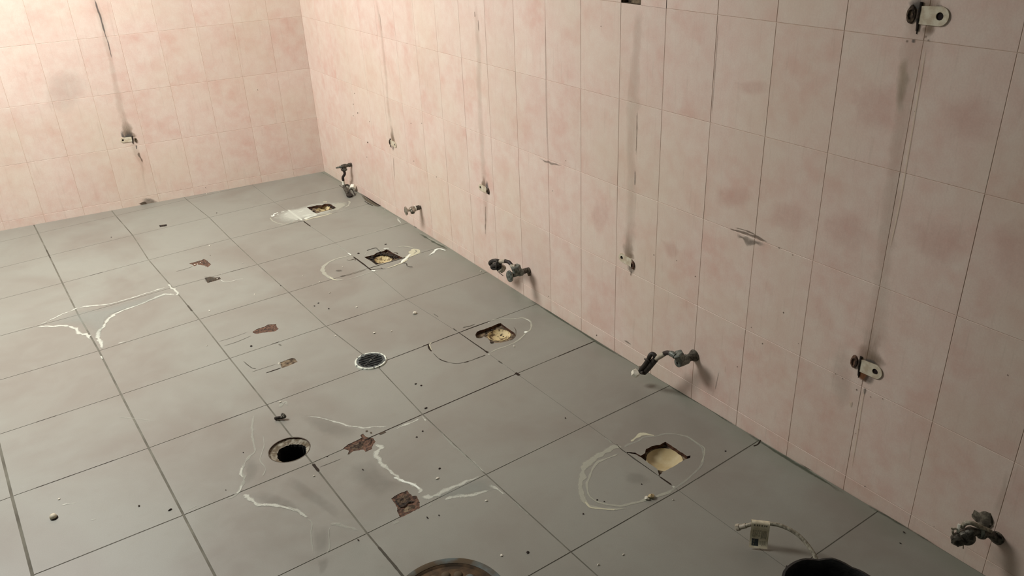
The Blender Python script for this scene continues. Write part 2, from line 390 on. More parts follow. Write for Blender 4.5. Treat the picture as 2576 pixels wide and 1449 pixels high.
for f in fo:
    c = sum((vo[i] for i in f), Vector((0, 0)))/3; r = None; t_ = 0
    if not inpoly(c.x, c.y, OUT): r = -1
    if r is None:
        for k, b in pb_.items():
            if b[0] < c.x < b[1] and b[2] < c.y < b[3] and inpoly(c.x, c.y, POLY[k]): r = -1; break
    if r is None:
        r = 1
        for n, b in enumerate(tb_):
            if b[0] <= c.x <= b[1] and b[2] <= c.y <= b[3] and inpoly(c.x, c.y, tiles[n]): r = 0; t_ = n; break
    cls.append(r); tid.append(t_)
V = []; FC = []; MI = []; TA = []; vm = {}
rnd = random.Random(5); trn = [rnd.random() for _ in range(len(tiles)+1)]
def fv(i, lvl):
    if (i, lvl) not in vm:
        p = vo[i]; vm[(i, lvl)] = len(V); V.append(Vector((p.x, p.y, sag(p.x, p.y)+(0, -.0011, -.013)[lvl])))
    return vm[(i, lvl)]
ed = {}
for n, f in enumerate(fo):
    if cls[n] < 0: continue
    a, b, c = f[:3]
    if (vo[b]-vo[a]).cross(vo[c]-vo[a]) < 0: f = f[::-1]
    FC.append([fv(i, cls[n]) for i in f]); MI.append(cls[n]); TA.append(trn[tid[n]])
    for a, b in zip(f, f[1:]+f[:1]): ed.setdefault((min(a, b), max(a, b)), []).append((a, b, cls[n], trn[tid[n]]))
for e, L in ed.items():
    if len(L) == 1:
        a, b, k, tn = L[0]; FC.append([fv(b, k), fv(a, k), fv(a, 2), fv(b, 2)]); MI.append(2); TA.append(tn)
    elif L[0][2] != L[1][2]:
        a, b, k, tn = L[0] if L[0][2] == 0 else L[1]
        FC.append([fv(b, 0), fv(a, 0), fv(a, 1), fv(b, 1)]); MI.append(0); TA.append(tn)
floor = mesh_obj('floor', V, FC, [M['floor'], M['grout'], M['edge']], None, False, MI, {'tile': ('FACE', TA)})
struct(floor, 'grey tiled floor with recessed joints, cut holes and chipped spots')
# concrete under the tiles
bm = bmesh.new()
box(bm, Vector((-1.43, -2.2, -.33)), Vector((1, 0, 0)), Vector((0, 1, 0)), Vector((0, 0, 1)), 1.49, 2.78, .05)
slab = bm_obj('subfloor', bm, M['darkmortar'], floor, False); slab['label'] = 'dark screed below the floor tiles'

# ------------------------------------------------------------------ walls
def wall(name, label, P0, D, N, cols, rows, mats, opening=None):
    """tiles as bevelled pads in front of a grout plane; P0 origin, D direction, N normal"""
    V = []; FC = []; MI = []; TA = []; Z = Vector((0, 0, 1)); r = random.Random(name)
    def q(pts, mi, tn):
        s = len(V); V.extend(pts); FC.append([s, s+1, s+2, s+3]); MI.append(mi); TA.append(tn)
    def W(s, z, o): return P0+D*s+Z*z+N*o
    flip = D.cross(Z).dot(N) < 0
    def quad(a, b, c, d, mi, tn): q([a, b, c, d] if not flip else [a, d, c, b], mi, tn)
    for s0, s1 in zip(cols, cols[1:]):
        for z0, z1 in zip(rows, rows[1:]):
            tn = r.random()
            if opening and opening[0]-.01 < s0 and s1 < opening[1]+.01 and z0 > opening[2]-.01 and z1 < opening[3]+.01: continue
            g = .00045; dp = .0009; bv = .0009
            a0, a1, b0, b1 = s0+g, s1-g, z0+g, z1-g
            w_ = [(r.random()-.5)*.0005 for _ in range(4)]
            A = [W(a0, b0, -dp), W(a1, b0, -dp), W(a1, b1, -dp), W(a0, b1, -dp)]
            B = [W(a0+bv, b0+bv, w_[0]), W(a1-bv, b0+bv, w_[1]), W(a1-bv, b1-bv, w_[2]), W(a0+bv, b1-bv, w_[3])]
            quad(*B, 0, tn)
            for k in range(4): quad(A[k], A[(k+1) % 4], B[(k+1) % 4], B[k], 0, tn)
    S0, S1, Z0, Z1 = cols[0], cols[-1], rows[0], rows[-1]
    def back(a, b, c, d): quad(W(a, c, -.0009), W(b, c, -.0009), W(b, d, -.0009), W(a, d, -.0009), 1, 0)
    if opening:
        a, b, c, d = opening
        back(S0, a, Z0, Z1); back(b, S1, Z0, Z1); back(a, b, Z0, c); back(a, b, d, Z1)
    else: back(S0, S1, Z0, Z1)
    # the wall has thickness
    for (a, c), (b, d) in (((S0, Z1), (S1, Z1)), ((S1, Z1), (S1, Z0)), ((S1, Z0), (S0, Z0)), ((S0, Z0), (S0, Z1))):
        quad(W(a, c, -.0012), W(b, d, -.0012), W(b, d, -.15), W(a, c, -.15), 1, 0)
    quad(W(S0, Z0, -.15), W(S0, Z1, -.15), W(S1, Z1, -.15), W(S1, Z0, -.15), 1, 0)
    o = mesh_obj(name, V, FC, mats, None, False, MI, {'tile': ('FACE', TA)})
    return struct(o, label)
rows = [-.04, .047]+[.047+.3035*k for k in range(1, 10)]
colsR = [-.02]+[.0105+.2022*k for k in range(1, 25)]+[4.98]
OPc = [c for c in colsR if 2.82 < c < 2.86][0]
OP = (OPc, OPc+.2022, rows[5], rows[6])
wr = wall('wall_right', 'long pink tiled wall on the right with drip stains', Vector((0, 0, 0)), Vector((0, -1, 0)), Vector((-1, 0, 0)), colsR, rows, [M['wall'], M['wgrout']], OP)
colsB = [0]+[(.2008*k-.006)*1.0067 for k in range(1, 15)]
wb = wall('wall_back', 'pink tiled end wall behind the floor drains', Vector((0, 0, 0)), DB, NB, colsB, rows, [M['wall'], M['bgrout_lit']])

# rough recess where a wall tile is missing
def recess():
    bm = bmesh.new(); y0, y1, z0, z1 = -OP[0], -OP[1], OP[2], OP[3]; n = 14
    G = [[bm.verts.new((.022+noise.noise(Vector((i*.5, j*.6, 1)))*.008, y0+(y1-y0)*i/n, z0+(z1-z0)*j/n)) for j in range(n+1)] for i in range(n+1)]
    for i in range(n):
        for j in range(n): bm.faces.new((G[i][j], G[i+1][j], G[i+1][j+1], G[i][j+1]))
    for a, b in (((y0, z0), (y1, z0)), ((y1, z0), (y1, z1)), ((y1, z1), (y0, z1)), ((y0, z1), (y0, z0))):
        bm.faces.new([bm.verts.new(c) for c in ((.0008, a[0], a[1]), (.0008, b[0], b[1]), (.04, b[0], b[1]), (.04, a[0], a[1]))])
    o = bm_obj('mortar_recess', bm, M['mortar'], wr, False); o['label'] = 'rough mortar recess where a tile is missing'
    bm = bmesh.new(); X = Vector((1, 0, 0)); Y = Vector((0, 1, 0)); Z = Vector((0, 0, 1))
    p = rw(1619, 8); yb = p.y
    s = mesh_obj('tile_sliver', *_sliver(yb, y1, z0, z1), M['wall'], wr, False); s['label'] = 'ragged sliver of tile left beside the opening'
    bm.free()
def _sliver(ya, yb, z0, z1):
    vs = []; n = 10
    for k in range(n+1):
        z = z0+(z1-z0)*k/n; e = ya+noise.noise(Vector((k*1.3, 0, 0)))*.006+.012
        vs += [(-.0004, e, z), (-.0004, yb+.001, z), (.01, e, z), (.01, yb+.001, z)]
    fs = []
    for k in range(n):
        a = 4*k; b = a+4
        fs += [(a, a+1, b+1, b), (a+2, a, b, b+2)]
    return vs, fs
recess()

# ------------------------------------------------------------------ films: thin dirt, crust and sealant lying on the surfaces
LAY = [0]
def surf(kind):
    LAY[0] += 1; lift = .0004+.000012*(LAY[0] % 60)
    if kind == 'floor': return (lambda u, v: (lambda p: Vector((p.x, p.y, p.z+lift)))(fl(u, v))), Vector((0, 0, 1)), floor
    if kind == 'right': return (lambda u, v: rw(u, v)+Vector((-lift-.0003, 0, 0))), Vector((-1, 0, 0)), wr
    return (lambda u, v: bw(u, v)+NB*(lift+.0003)), NB, wb
def smoothpts(P, n=5): return spline(P, n) if len(P) > 2 else [P[0]+(P[1]-P[0])*k/12 for k in range(13)]
def ribbon(name, kind, pix, w, mat, parent=None, taper=True, wob=.25, label=None, straight=False, seed=0):
    f, N, par = surf(kind); P = [p if isinstance(p, Vector) else f(*p) for p in pix]
    P = smoothpts(P, 6) if not straight else [a+(b-a)*k/10 for a, b in zip(P, P[1:]) for k in range(10)]+[P[-1]]
    ws = w if isinstance(w, (list, tuple)) else [w]*2; n = len(P); V = []; FC = []; CV = []; K = 6
    for i, p in enumerate(P):
        d = (P[min(i+1, n-1)]-P[max(i-1, 0)]).normalized(); s = N.cross(d)
        t = i/(n-1); x = t*(len(ws)-1); k0 = min(int(x), len(ws)-2); ww = ws[k0]+(ws[k0+1]-ws[k0])*(x-k0)
        ww *= 1+wob*2*noise.noise(p*55+Vector((seed, 0, LAY[0])))
        off = wob*ww*.8*noise.noise(p*38+Vector((7, seed, LAY[0])))
        et = 1 if not taper else (min(1, t*1.25)**1.3 if taper == 'start' else (min(1, (1-t)*2.2) if taper == 'end' else min(1, min(t, 1-t)*n/3.)))
        for k in range(K+1):
            q = -1+2*k/K; V.append(p+s*(q*ww/2+off)); CV.append((1-abs(q)**2.2)*et)
    for i in range(n-1):
        for k in range(K):
            a = i*(K+1)+k; FC.append([a, a+1, a+K+2, a+K+1])
    FC = clip(V, FC, kind)
    o = mesh_obj(name, V, FC, mat, parent or par, False, None, {'cover': ('POINT', CV)})
    if label: o['label'] = label
    return o
def clip(V, FC, kind):
    if kind != 'floor': return FC
    out = []
    for f in FC:
        c = sum((V[i] for i in f), Vector())/len(f)
        if not any(b[0] < c.x < b[1] and b[2] < c.y < b[3] and inpoly(c.x, c.y, POLY[k]) for k, b in pb_.items() if k[0] in 'to'): out.append(f)
    return out
def patch(name, kind, pix, mat, parent=None, label=None, rings=6, wob=.12):
    """a stain with an outline of its own: cover grows from the rim to the middle"""
    f, N, par = surf(kind); P = [f(*p) for p in pix]; P = spline(P+[P[0]], 5 if rings < 10 else 12)[:-1]
    c = sum(P, Vector())/len(P); V = []; CV = []; FC = []; n = len(P)
    for r in range(rings+1):
        t = r/rings
        for p in P:
            d = p-c; V.append(c+d*(1-t)*(1+wob*noise.noise(p*30)*(1-t))); CV.append(min(1, t*1.7))
    for r in range(rings):
        for k in range(n): FC.append([r*n+k, r*n+(k+1) % n, (r+1)*n+(k+1) % n, (r+1)*n+k])
    FC = clip(V, FC, kind)
    o = mesh_obj(name, V, FC, mat, parent or par, False, None, {'cover': ('POINT', CV)})
    if label: o['label'] = label
    return o

# ---- four toilet outlets with their sealant rings
def outlet(key, label, cup_px, cup_r, cupmat, sludge=None):
    poly = POLY[key]; c = sum(poly, Vector((0, 0)))/len(poly); z0 = sag(c.x, c.y)
    root = thing('toilet_outlet', (c.x, c.y, z0), label, 'drain opening', 'toilet waste openings in the floor')
    cc = fl(*cup_px, -.014)
    # ledge of mortar around the pipe
    big = 1.12; n = len(poly); V = []; FC = []
    K = 5
    for r in range(K+1):
        t = r/K
        for p in poly:
            q = Vector((p.x, p.y)); o = c+(q-c)*1.04; d = (o-Vector((cc.x, cc.y)))
            i = Vector((cc.x, cc.y))+d.normalized()*cup_r*1.0
            m = o*(1-t)+i*t if d.length > cup_r else o*(1-t)+(Vector((cc.x, cc.y))+d.normalized()*cup_r)*t
            h = -.0125-.004*t+noise.noise(Vector((m.x*70, m.y*70, 2)))*.003*(1 if r < K else 0)
            V.append(Vector((m.x, m.y, z0+h)))
    for r in range(K):
        for k in range(n): FC.append([r*n+k, r*n+(k+1) % n, (r+1)*n+(k+1) % n, (r+1)*n+k])
    mesh_obj('mortar_bed', V, FC, M['mortar'] if key != 't2' else M['darkmortar'], root)
    bm = bmesh.new()
    lathe(bm, Vector((cc.x, cc.y, z0-.0145)), Vector((0, 0, 1)), [(cup_r, -.08), (cup_r, 0), (cup_r*.97, .0005), (cup_r*.93, -.003), (cup_r*.80, -.010), (cup_r*.55, -.016), (cup_r*.25, -.019), (0, -.0195)], 40)
    bm_obj('waste_pipe', bm, cupmat, root)
    if sludge:
        r = random.Random(key)
        for (u, v, s) in sludge:
            bm = bmesh.new(); p = fl(u, v, -.010); blob(bm, p, s, 1, 1, .45, r.random()*9, .6, 2); bm_obj('black_crust', bm, M['black'], root)
    return root
o1 = outlet('t1', 'rectangular drain hole in chalky white smear nearest the room corner', (813, 524), .042, M['dirtycream'],
  [(660+x/8.587, 480+y/8.587, s) for x, y, s in [(985, 362, .006), (1040, 355, .008), (1100, 350, .007), (1150, 335, .009), (1200, 335, .009), (1240, 340, .007), (1290, 330, .007), (1340, 305, .008), (1400, 300, .009), (1450, 312, .01), (1490, 345, .009), (1530, 365, .008), (1555, 370, .006), (1060, 400, .006), (1100, 440, .006), (1130, 462, .005), (1190, 372, .006)]])
o2 = outlet('t2', 'black-crusted drain hole with dark diagonal joint, second outlet from the corner', (965, 652), .046, M['dirtycream'],
  [(790+x/7.576, 590+y/7.576, s) for x, y, s in [(1010, 432, .006), (1060, 440, .009), (1110, 430, .012), (1150, 400, .010), (1190, 385, .012), (1240, 370, .013), (1300, 365, .013), (1350, 375, .012), (1400, 380, .013), (1450, 390, .012), (1500, 405, .012), (1550, 420, .011), (1600, 430, .008), (1640, 440, .006), (1100, 470, .009), (1130, 505, .009), (1170, 545, .007), (1190, 555, .006), (1480, 440, .007), (1350, 490, .003)]])
o3 = outlet('t3', 'drain hole between crossing black joints inside unbroken pale ring, beside round grate', (1256, 843), .047, M['dirtycream'],
  [(1050+x/8.05, 770+y/8.05, s) for x, y, s in [(1400, 500, .005), (1450, 480, .004), (1690, 590, .004), (1740, 615, .003), (1390, 560, .004), (1510, 480, .004)]])
o4 = outlet('t4', 'drain hole with clean cream pipe, nearest outlet in thick pale oval', (1672, 1156), .0570, M['cream'])

def ring(root, o, segs):
    for pts, w, m, *r in segs:
        ribbon('sealant_ring' if m in ('ring', 'cream', 'white', 'faint', 'pure') else 'open_joint', 'floor', px(o, pts), w, FM[m], root,
               wob=r[0] if r else .35)
# ring() parents must be in world space: mesh_obj subtracts the parent's offset
ring(o4, T4, [
 ([(860, 355), (760, 335), (700, 345), (560, 430), (440, 500), (330, 590), (250, 680), (205, 850), (190, 1030), (235, 1170), (330, 1275), (480, 1312), (680, 1332), (930, 1318)], [.012, .022, .026, .020, .012, .008], 'ring'),
 ([(800, 450), (680, 500), (520, 560), (400, 660), (340, 800), (290, 950), (320, 1090), (400, 1180), (560, 1245), (840, 1275), (1080, 1220), (1280, 1165), (1500, 1090), (1680, 1020)], [.006, .010, .008, .007, .010, .014, .010], 'ring'),
 ([(250, 1190), (330, 1290), (480, 1318), (680, 1338), (740, 1335)], .007, 'cream'),
 ([(985, 262), (1040, 210), (1100, 165), (1200, 140), (1290, 152), (1378, 165)], [.006, .016, .014, .006], 'cream', .5),
 ([(860, 365), (960, 300), (1100, 255), (1200, 190), (1400, 170), (1560, 135), (1740, 150), (1880, 185), (2040, 285), (2120, 370), (2140, 480), (2120, 600), (2050, 700), (1900, 840), (1700, 990), (1500, 1090)], [.012, .008, .008, .007, .007, .010], 'faint'),
 ([(1740, 150), (1880, 180), (2040, 280), (2150, 360), (2150, 480), (2090, 640)], .005, 'ring'),
 ([(560, 195), (640, 240), (690, 300)], .005, 'faint'),
 ([(745, 280), (850, 390), (1000, 490), (1160, 610), (1430, 800)], [.004, .0035, .002, .003, .003], 'seam', .2),
 ([(920, 440), (1050, 540), (1200, 640), (1430, 805)], .002, 'dark', .2),
 ([(1435, 805), (1640, 950)], [.0045, .0065], 'dark', .15),
 ([(1480, 745), (1440, 780), (1435, 810)], .003, 'dark', .2),
 ([(1640, 960), (1690, 990)], .010, 'white', .2),
 ([(1300, 600), (1440, 690)], .008, 'faint', .4),
])
patch('soap_smear', 'floor', px(T4, [(900, 700), (1200, 760), (1350, 900), (1100, 960), (850, 880)]), FM['damp'], o4)
ring(o3, T3, [
 ([(297, 750), (620, 620), (840, 540), (1100, 435), (1475, 302)], .0034, 'dark', .1),
 ([(720, 450), (800, 510)], .006, 'seam', .15), ([(800, 510), (1100, 720), (1370, 905), (1430, 945)], [.004, .0048, .0048, .006], 'dark', .12),
 ([(1370, 905), (1430, 945)], .011, 'dark', .3),
 ([(215, 770), (235, 850), (290, 925)], [.005, .0085, .006], 'dark', .2),
 ([(290, 735), (250, 780), (262, 840), (290, 900)], .004, 'cream', .3),
 ([(1475, 302), (1580, 275), (1750, 262), (1960, 258), (2130, 245), (2250, 285), (2308, 370), (2280, 480), (2200, 540), (2130, 620), (1980, 735), (1800, 812), (1600, 885), (1440, 965)], [.005, .006, .009, .010, .008, .006], 'ring'),
 ([(2150, 255), (2250, 290), (2290, 350)], .010, 'white', .5), ([(2215, 510), (2180, 550)], .012, 'pure', .3),
 ([(1940, 262), (2020, 250)], .005, 'white', .3), ([(1430, 345), (1460, 330)], .007, 'white', .3), ([(1420, 975), (1470, 985)], .008, 'white', .3),
 ([(300, 930), (430, 1060), (600, 1130), (800, 1165), (1000, 1125), (1150, 1080), (1390, 985)], .0032, 'seam'),
 ([(430, 1062), (520, 1110), (620, 1140)], .003, 'dark', .4), ([(940, 1145), (1040, 1120)], .004, 'dark', .3), ([(1130, 1085), (1390, 990)], .003, 'dark', .5),
 ([(320, 150), (430, 225)], .0035, 'seam', .3), ([(1635, 1110), (1720, 1165)], .006, 'seam', .3), ([(1720, 1165), (1850, 1270)], .003, 'faint', .3),
 ([(110, 810), (240, 765)], .004, 'dark', .4), ([(900, 440), (1050, 410), (1180, 355)], .006, 'seam', .6),
 ([(1940, 420), (1990, 480), (1990, 590), (1950, 650), (1850, 710)], [.002, .003, .008], 'crack', .3),
])
patch('dark_blot', 'floor', px(T3, [(1165, 590), (1200, 525), (1270, 500), (1340, 540), (1340, 620), (1270, 660), (1190, 650)]), FM['dark'], o3)
patch('dark_blot', 'floor', px(T3, [(1460, 730), (1500, 695), (1560, 710), (1550, 750), (1490, 765)]), FM['dark'], o3)
ring(o2, T2, [
 ([(712, 392), (560, 432), (440, 462), (300, 520), (205, 590), (165, 660), (200, 750), (310, 830), (420, 868), (600, 862)], [.008, .012, .018, .024, .018, .008], 'ring'),
 ([(300, 800), (350, 850), (450, 872)], .008, 'cream', .5),
 ([(600, 862), (800, 815), (1090, 720), (1380, 645)], .007, 'faint'),
 ([(1380, 645), (1500, 608), (1650, 548), (1740, 480), (1820, 400), (1880, 320), (1920, 265)], [.005, .008, .018, .026, .036, .026], 'cream'),
 ([(1900, 290), (1970, 290), (1985, 335), (1900, 390), (1760, 450)], [.018, .020, .014], 'cream'),
 ([(1800, 430), (1950, 375), (2060, 348)], [.012, .004], 'cream', .3),
 ([(1560, 240), (1700, 228), (1840, 242), (1900, 260)], [.005, .010, .012], 'ring'), ([(1320, 268), (1435, 266)], .007, 'pure', .3), ([(960, 430), (1000, 340), (1180, 290), (1320, 270)], .005, 'faint'),
 ([(1640, 555), (1760, 450), (1840, 370)], .012, 'pure', .5),
 ([(390, 170), (520, 260), (712, 395)], [.003, .005, .007], 'faint'), ([(640, 350), (715, 400)], .006, 'pure', .3),
 ([(735, 415), (900, 535), (1050, 650), (1100, 680)], [.008, .0085, .008, .007], 'dark', .12),
 ([(1050, 642), (1300, 568), (1560, 492), (1780, 425)], [.006, .004, .0055, .006], 'dark', .12),
 ([(470, 825), (760, 745), (1050, 652)], [.003, .0045, .004], 'crack', .2),
 ([(1090, 668), (1240, 658), (1380, 656)], [.005, .002], 'dark', .3), ([(1270, 632), (1310, 658)], .003, 'dark', .2),
 ([(1090, 690), (1170, 695)], .013, 'pure', .4), ([(1170, 730), (1240, 770)], .003, 'faint'),
 ([(610, 480), (680, 490), (780, 470), (770, 510)], [.003, .008, .006], 'crack', .5),
 ([(1500, 350), (1560, 350), (1600, 380)], .008, 'crack', .5), ([(1620, 510), (1690, 530)], .003, 'crack', .4),
])
patch('dark_blot', 'floor', px(T2, [(380, 690), (430, 670), (520, 665), (560, 700), (500, 710), (420, 710)]), FM['greydirt'], o2)
patch('dark_blot', 'floor', px(T2, [(470, 820), (520, 775), (620, 765), (620, 790), (540, 815)]), FM['greydirt'], o2)
ring(o1, T1, [
 ([(545, 400), (700, 520), (880, 655)], [.013, .016, .014], 'pure', .12),
 ([(180, 540), (230, 545), (260, 500), (350, 465)], .012, 'pure', .5), ([(400, 465), (440, 460), (480, 445)], .012, 'pure', .5),
 ([(320, 505), (350, 510)], .012, 'pure', .4), ([(480, 520), (520, 490), (560, 480)], .009, 'pure', .5), ([(250, 580), (340, 565)], .008, 'white', .5),
 ([(165, 570), (210, 640), (300, 690), (450, 725), (620, 700), (760, 665)], [.012, .010, .006], 'ring'),
 ([(760, 470), (850, 440), (910, 425)], .016, 'pure', .5), ([(650, 385), (680, 370)], .010, 'white', .4),
 ([(850, 540), (1000, 530), (1120, 520), (1000, 570), (900, 620)], [.03, .034, .02], 'pure', .3),
 ([(880, 650), (1100, 590), (1350, 530), (1540, 480)], [.012, .016, .012], 'cream', .3),
 ([(1150, 500), (1350, 500), (1500, 470)], .022, 'ring', .4), ([(1300, 245), (1410, 238)], .014, 'cream', .5),
 ([(700, 610), (760, 630)], .016, 'pure', .4), ([(570, 600), (640, 560)], .012, 'white', .6), ([(960, 340), (1050, 310), (1150, 300)], .012, 'white', .5),
 ([(1540, 480), (1750, 430), (2000, 370), (2270, 300)], [.008, .006, .008], 'faint'), ([(1850, 215), (1890, 260), (1850, 320), (1780, 370)], .012, 'ring'),
 ([(885, 655), (1045, 772)], .007, 'dark', .12), ([(760, 668), (880, 650)], .004, 'seam', .2), ([(490, 735), (740, 672)], .004, 'seam', .2),
])
patch('chalky_smear', 'floor', px(T1, [(170, 560), (240, 500), (480, 410), (700, 375), (960, 310), (1300, 240), (1600, 240), (1850, 215), (1890, 270), (1800, 360), (1500, 480), (1150, 580), (900, 645), (500, 725), (300, 685), (200, 630)]), film('chalk_smear', (216, 222, 212), (200, 202, 188), 1., .45, 26, .5, cut=.12, sharp=1.6, maxa=.7), o1, rings=26)
patch('cream_smear', 'floor', px(T1, [(1500, 300), (1600, 250), (1800, 240), (1850, 300), (1750, 370), (1600, 440), (1400, 470), (1560, 400)]), FM['ring'], o1, rings=26)

# ---- chipped spots with bare screed
def chip(key, label, mat, depth=.004, bumps=(), rim=None):
    poly = POLY['c'+key]; c = sum(poly, Vector((0, 0)))/len(poly); n = len(poly); V = []; FC = []; K = 5; z0 = sag(c.x, c.y)
    root = thing('chipped_patch', (c.x, c.y, z0), label, 'floor damage', 'chipped spots in the floor tiles')
    for r in range(K+1):
        t = r/K
        for p in poly:
            m = c+(p-c)*((1-t)*1.03+.01)
            V.append(Vector((m.x, m.y, z0-depth*(.25+.75*min(1, t*1.5))+noise.noise(Vector((m.x*160, m.y*160, 3)))*depth*.35)))
    for r in range(K):
        for k in range(n): FC.append([r*n+k, r*n+(k+1) % n, (r+1)*n+(k+1) % n, (r+1)*n+k])
    FC.append([K*n+k for k in range(n)])
    mesh_obj('bare_screed', V, FC, mat, root)
    for pts, m in bumps:
        for u, v, s in pts:
            bm = bmesh.new(); blob(bm, fl(u, v, -depth*.5), s, 1, 1, .35, u, .5, 2); bm_obj('grit', bm, M[m], root)
    return root
chip('a', 'ragged red-brown chip left of the second toilet outlet, farthest of the broken spots', M['redmortar'], .003, [([(440+x/4.529, 620+y/4.529, s) for x, y, s in [(228, 205, .004), (290, 185, .003), (255, 200, .003)]], 'crumb')])
ch_b = chip('b', 'dark chipped joint spot with white trickle beside it, just in front of the farthest chip', M['darkmortar'], .006, [([(440+x/4.529, 620+y/4.529, .0035) for x, y in [(482, 368)]], 'crumb'), ([(440+x/4.529, 620+y/4.529, .006) for x, y in [(400, 395), (500, 360)]], 'black')])
chip('c', 'long terracotta-coloured chip in tile behind the grate, largest plain red patch', M['redmortar'], .003)
chip('d', 'small squarish grey-brown chip to the left of the round drain grate', M['mortar'], .004)
ch_e = chip('e', 'broken joint spot with reddish fringe to the right of the open round hole', M['redmortar'], .004)
ch_f = chip('f', 'square broken pocket with rusty rim, nearest of the chipped spots', M['redmortar'], .004)
chip('g', 'tiny dark slot in the tile close to the end wall', M['black'], .005)
bm = bmesh.new(); P_ = roughen([fl(*p) for p in px(M_, [(1130, 500), (1200, 460), (1300, 420), (1330, 450), (1300, 520), (1230, 545), (1150, 522)])], .005, .002, 9)
def pad(name, poly, z, mat, parent, seed=1, amp=.0015, label=None):
    c = sum(poly, Vector((0, 0)))/len(poly); n = len(poly); V = []; FC = []; K = 5
    for r in range(K+1):
        for p in poly:
            m = c+(p-c)*(1-r/K*.98); V.append(Vector((m.x, m.y, z+(amp*1.2*(min(1, r/K*2))+amp*noise.noise(Vector((m.x*190, m.y*190, seed)))))))
    for r in range(K):
        for k in range(n): FC.append([r*n+k, r*n+(k+1) % n, (r+1)*n+(k+1) % n, (r+1)*n+k])
    FC.append([K*n+k for k in range(n)])
    o = mesh_obj(name, V, FC, mat, parent)
    if label: o['label'] = label
bm.free()
pad('grey_filler', P_, -.004, M['darkmortar'], ch_e, 2, .002)
pad('grey_filler', roughen([fl(*p) for p in px(M_, [(1670, 1132), (1850, 1040), (1915, 1105), (1900, 1180), (1800, 1200), (1720, 1190)])], .005, .002, 4), -.004, M['darkmortar'], ch_f, 3, .0025)
pad('grey_filler', roughen([fl(*p) for p in px(M_, [(1800, 1270), (1850, 1210), (1990, 1180), (2003, 1245), (1860, 1318), (1810, 1330)])], .005, .002, 6), -.0035, M['mortar'], ch_f, 5, .001)
ribbon('open_crack', 'floor', px(M_, [(1715, 1160), (1760, 1215), (1810, 1215), (1850, 1180), (1920, 1160)]), [.004, .007, .008, .004], M['black'], ch_f, wob=.4)
ribbon('open_crack', 'floor', px(M_, [(1418, 400), (1415, 440), (1385, 478)]), [.003, .004, .003], FM['dark'], ch_e, wob=.3)
for q, w_ in (([(1510, 360), (1560, 335), (1610, 320)], .010), ([(1370, 300), (1375, 325)], .010), ([(1415, 320), (1425, 345)], .007), ([(1130, 600), (1160, 580), (1195, 555)], .005)):
    ribbon('dark_fringe', 'floor', px(M_, q), w_, FM['crack'], ch_e, wob=.5)
ribbon('white_trickle', 'floor', px(N_, [(520, 378), (545, 398), (580, 408), (640, 398), (720, 378), (800, 368)]), [.006, .005, .005, .003], FM['white'], ch_b)
patch('rust_halo', 'floor', px(N_, [(320, 340), (400, 335), (470, 345), (540, 370), (440, 400), (370, 425), (320, 390)]), FM['greydirt'], ch_b)

# ---- open round hole
bm = bmesh.new(); n = 56; z0 = 0
rings_ = []
root = thing('open_floor_hole', (OH.x, OH.y, 0), 'open round hole in the floor with a crumbling mortar rim and no cover', 'drain hole')
for t, h in ((1.02, -.003), (.97, -.006), (.86, -.009), (.74, -.012), (.70, -.02), (.70, -.14)):
    rg = []
    for k in range(n):
        a = 2*math.pi*k/n; d = Vector((math.cos(a), math.sin(a), 0)); jag = noise.noise(Vector((d.x*1.9, d.y*1.9, 5)))*.10+noise.noise(Vector((d.x*6, d.y*6, 8)))*.06
        r = .0645*(t+(jag if t < .9 else 0)); sh = Vector((.004, -.007, 0))*(1 if t < .9 else 0)
        rg.append(bm.verts.new(Vector((OH.x, OH.y, h+noise.noise(d*7+Vector((t*9, 0, 0)))*.002))+d*r+sh))
    rings_.append(rg)
for q, (a, b) in enumerate(zip(rings_, rings_[1:])):
    for k in range(n): bm.faces.new((a[k], a[(k+1) % n], b[(k+1) % n], b[k])).material_index = 1 if q >= 3 else 0
f_ = bm.faces.new(rings_[-1]); f_.material_index = 1
bm_obj('mortar_rim', bm, [mat_plain('crumbling_mortar', (156, 150, 134), (104, 92, 74), 60, .95, 0, .003), M['pit']], root, False)
ribbon('rust_lip', 'floor', [tuple((lambda p: (1288+F*((p-CAM).dot(RT))/((p-CAM).dot(FW)), 724.5-F*((p-CAM).dot(UP))/((p-CAM).dot(FW))))(Vector((OH.x+.0655*math.cos(a), OH.y+.0655*math.sin(a), 0)))) for a in [2*math.pi*k/30 for k in range(31)]], .0035, FM['crack'], root, taper=False, wob=.2)

# ---- round grate
root = thing('drain_grate', (DR.x, DR.y, 0), 'round slotted floor grate with flaking white painted rim', 'drain cover')
bm = bmesh.new(); Z = Vector((0, 0, 1)); cz = Vector((DR.x, DR.y, 0))
lathe(bm, cz, Z, [(.0605, -.002), (.0605, .0035), (.0595, .0050), (.0550, .0054), (.0540, .0048), (.0535, .001), (.0535, -.004)], 64)
bm_obj('rim', bm, M['whitepaint'], root)
sd = (fl(975, 912)-fl(895, 905)); sd.z = 0; sd.normalize(); pd = Z.cross(sd)
g1, g2 = fl(*px(D_, [(750, 610)])[0]), fl(*px(D_, [(1050, 680)])[0]); sd = (g2-g1); sd.z = 0; sd.normalize(); pd = Z.cross(sd)
bm = bmesh.new(); nb = 9
for k in range(nb):
    t = -.044+.088*k/(nb-1); L = math.sqrt(max(0, .053**2-t*t))
    box(bm, cz+pd*t+Z*.002, sd, pd, Z, L, .0026, .0022, .0006)
box(bm, cz+Z*.0028, pd, sd, Z, .052, .003, .0024, .0006)
bm_obj('slotted_bars', bm, M['grate'], root, False)
bm = bmesh.new(); n = 40
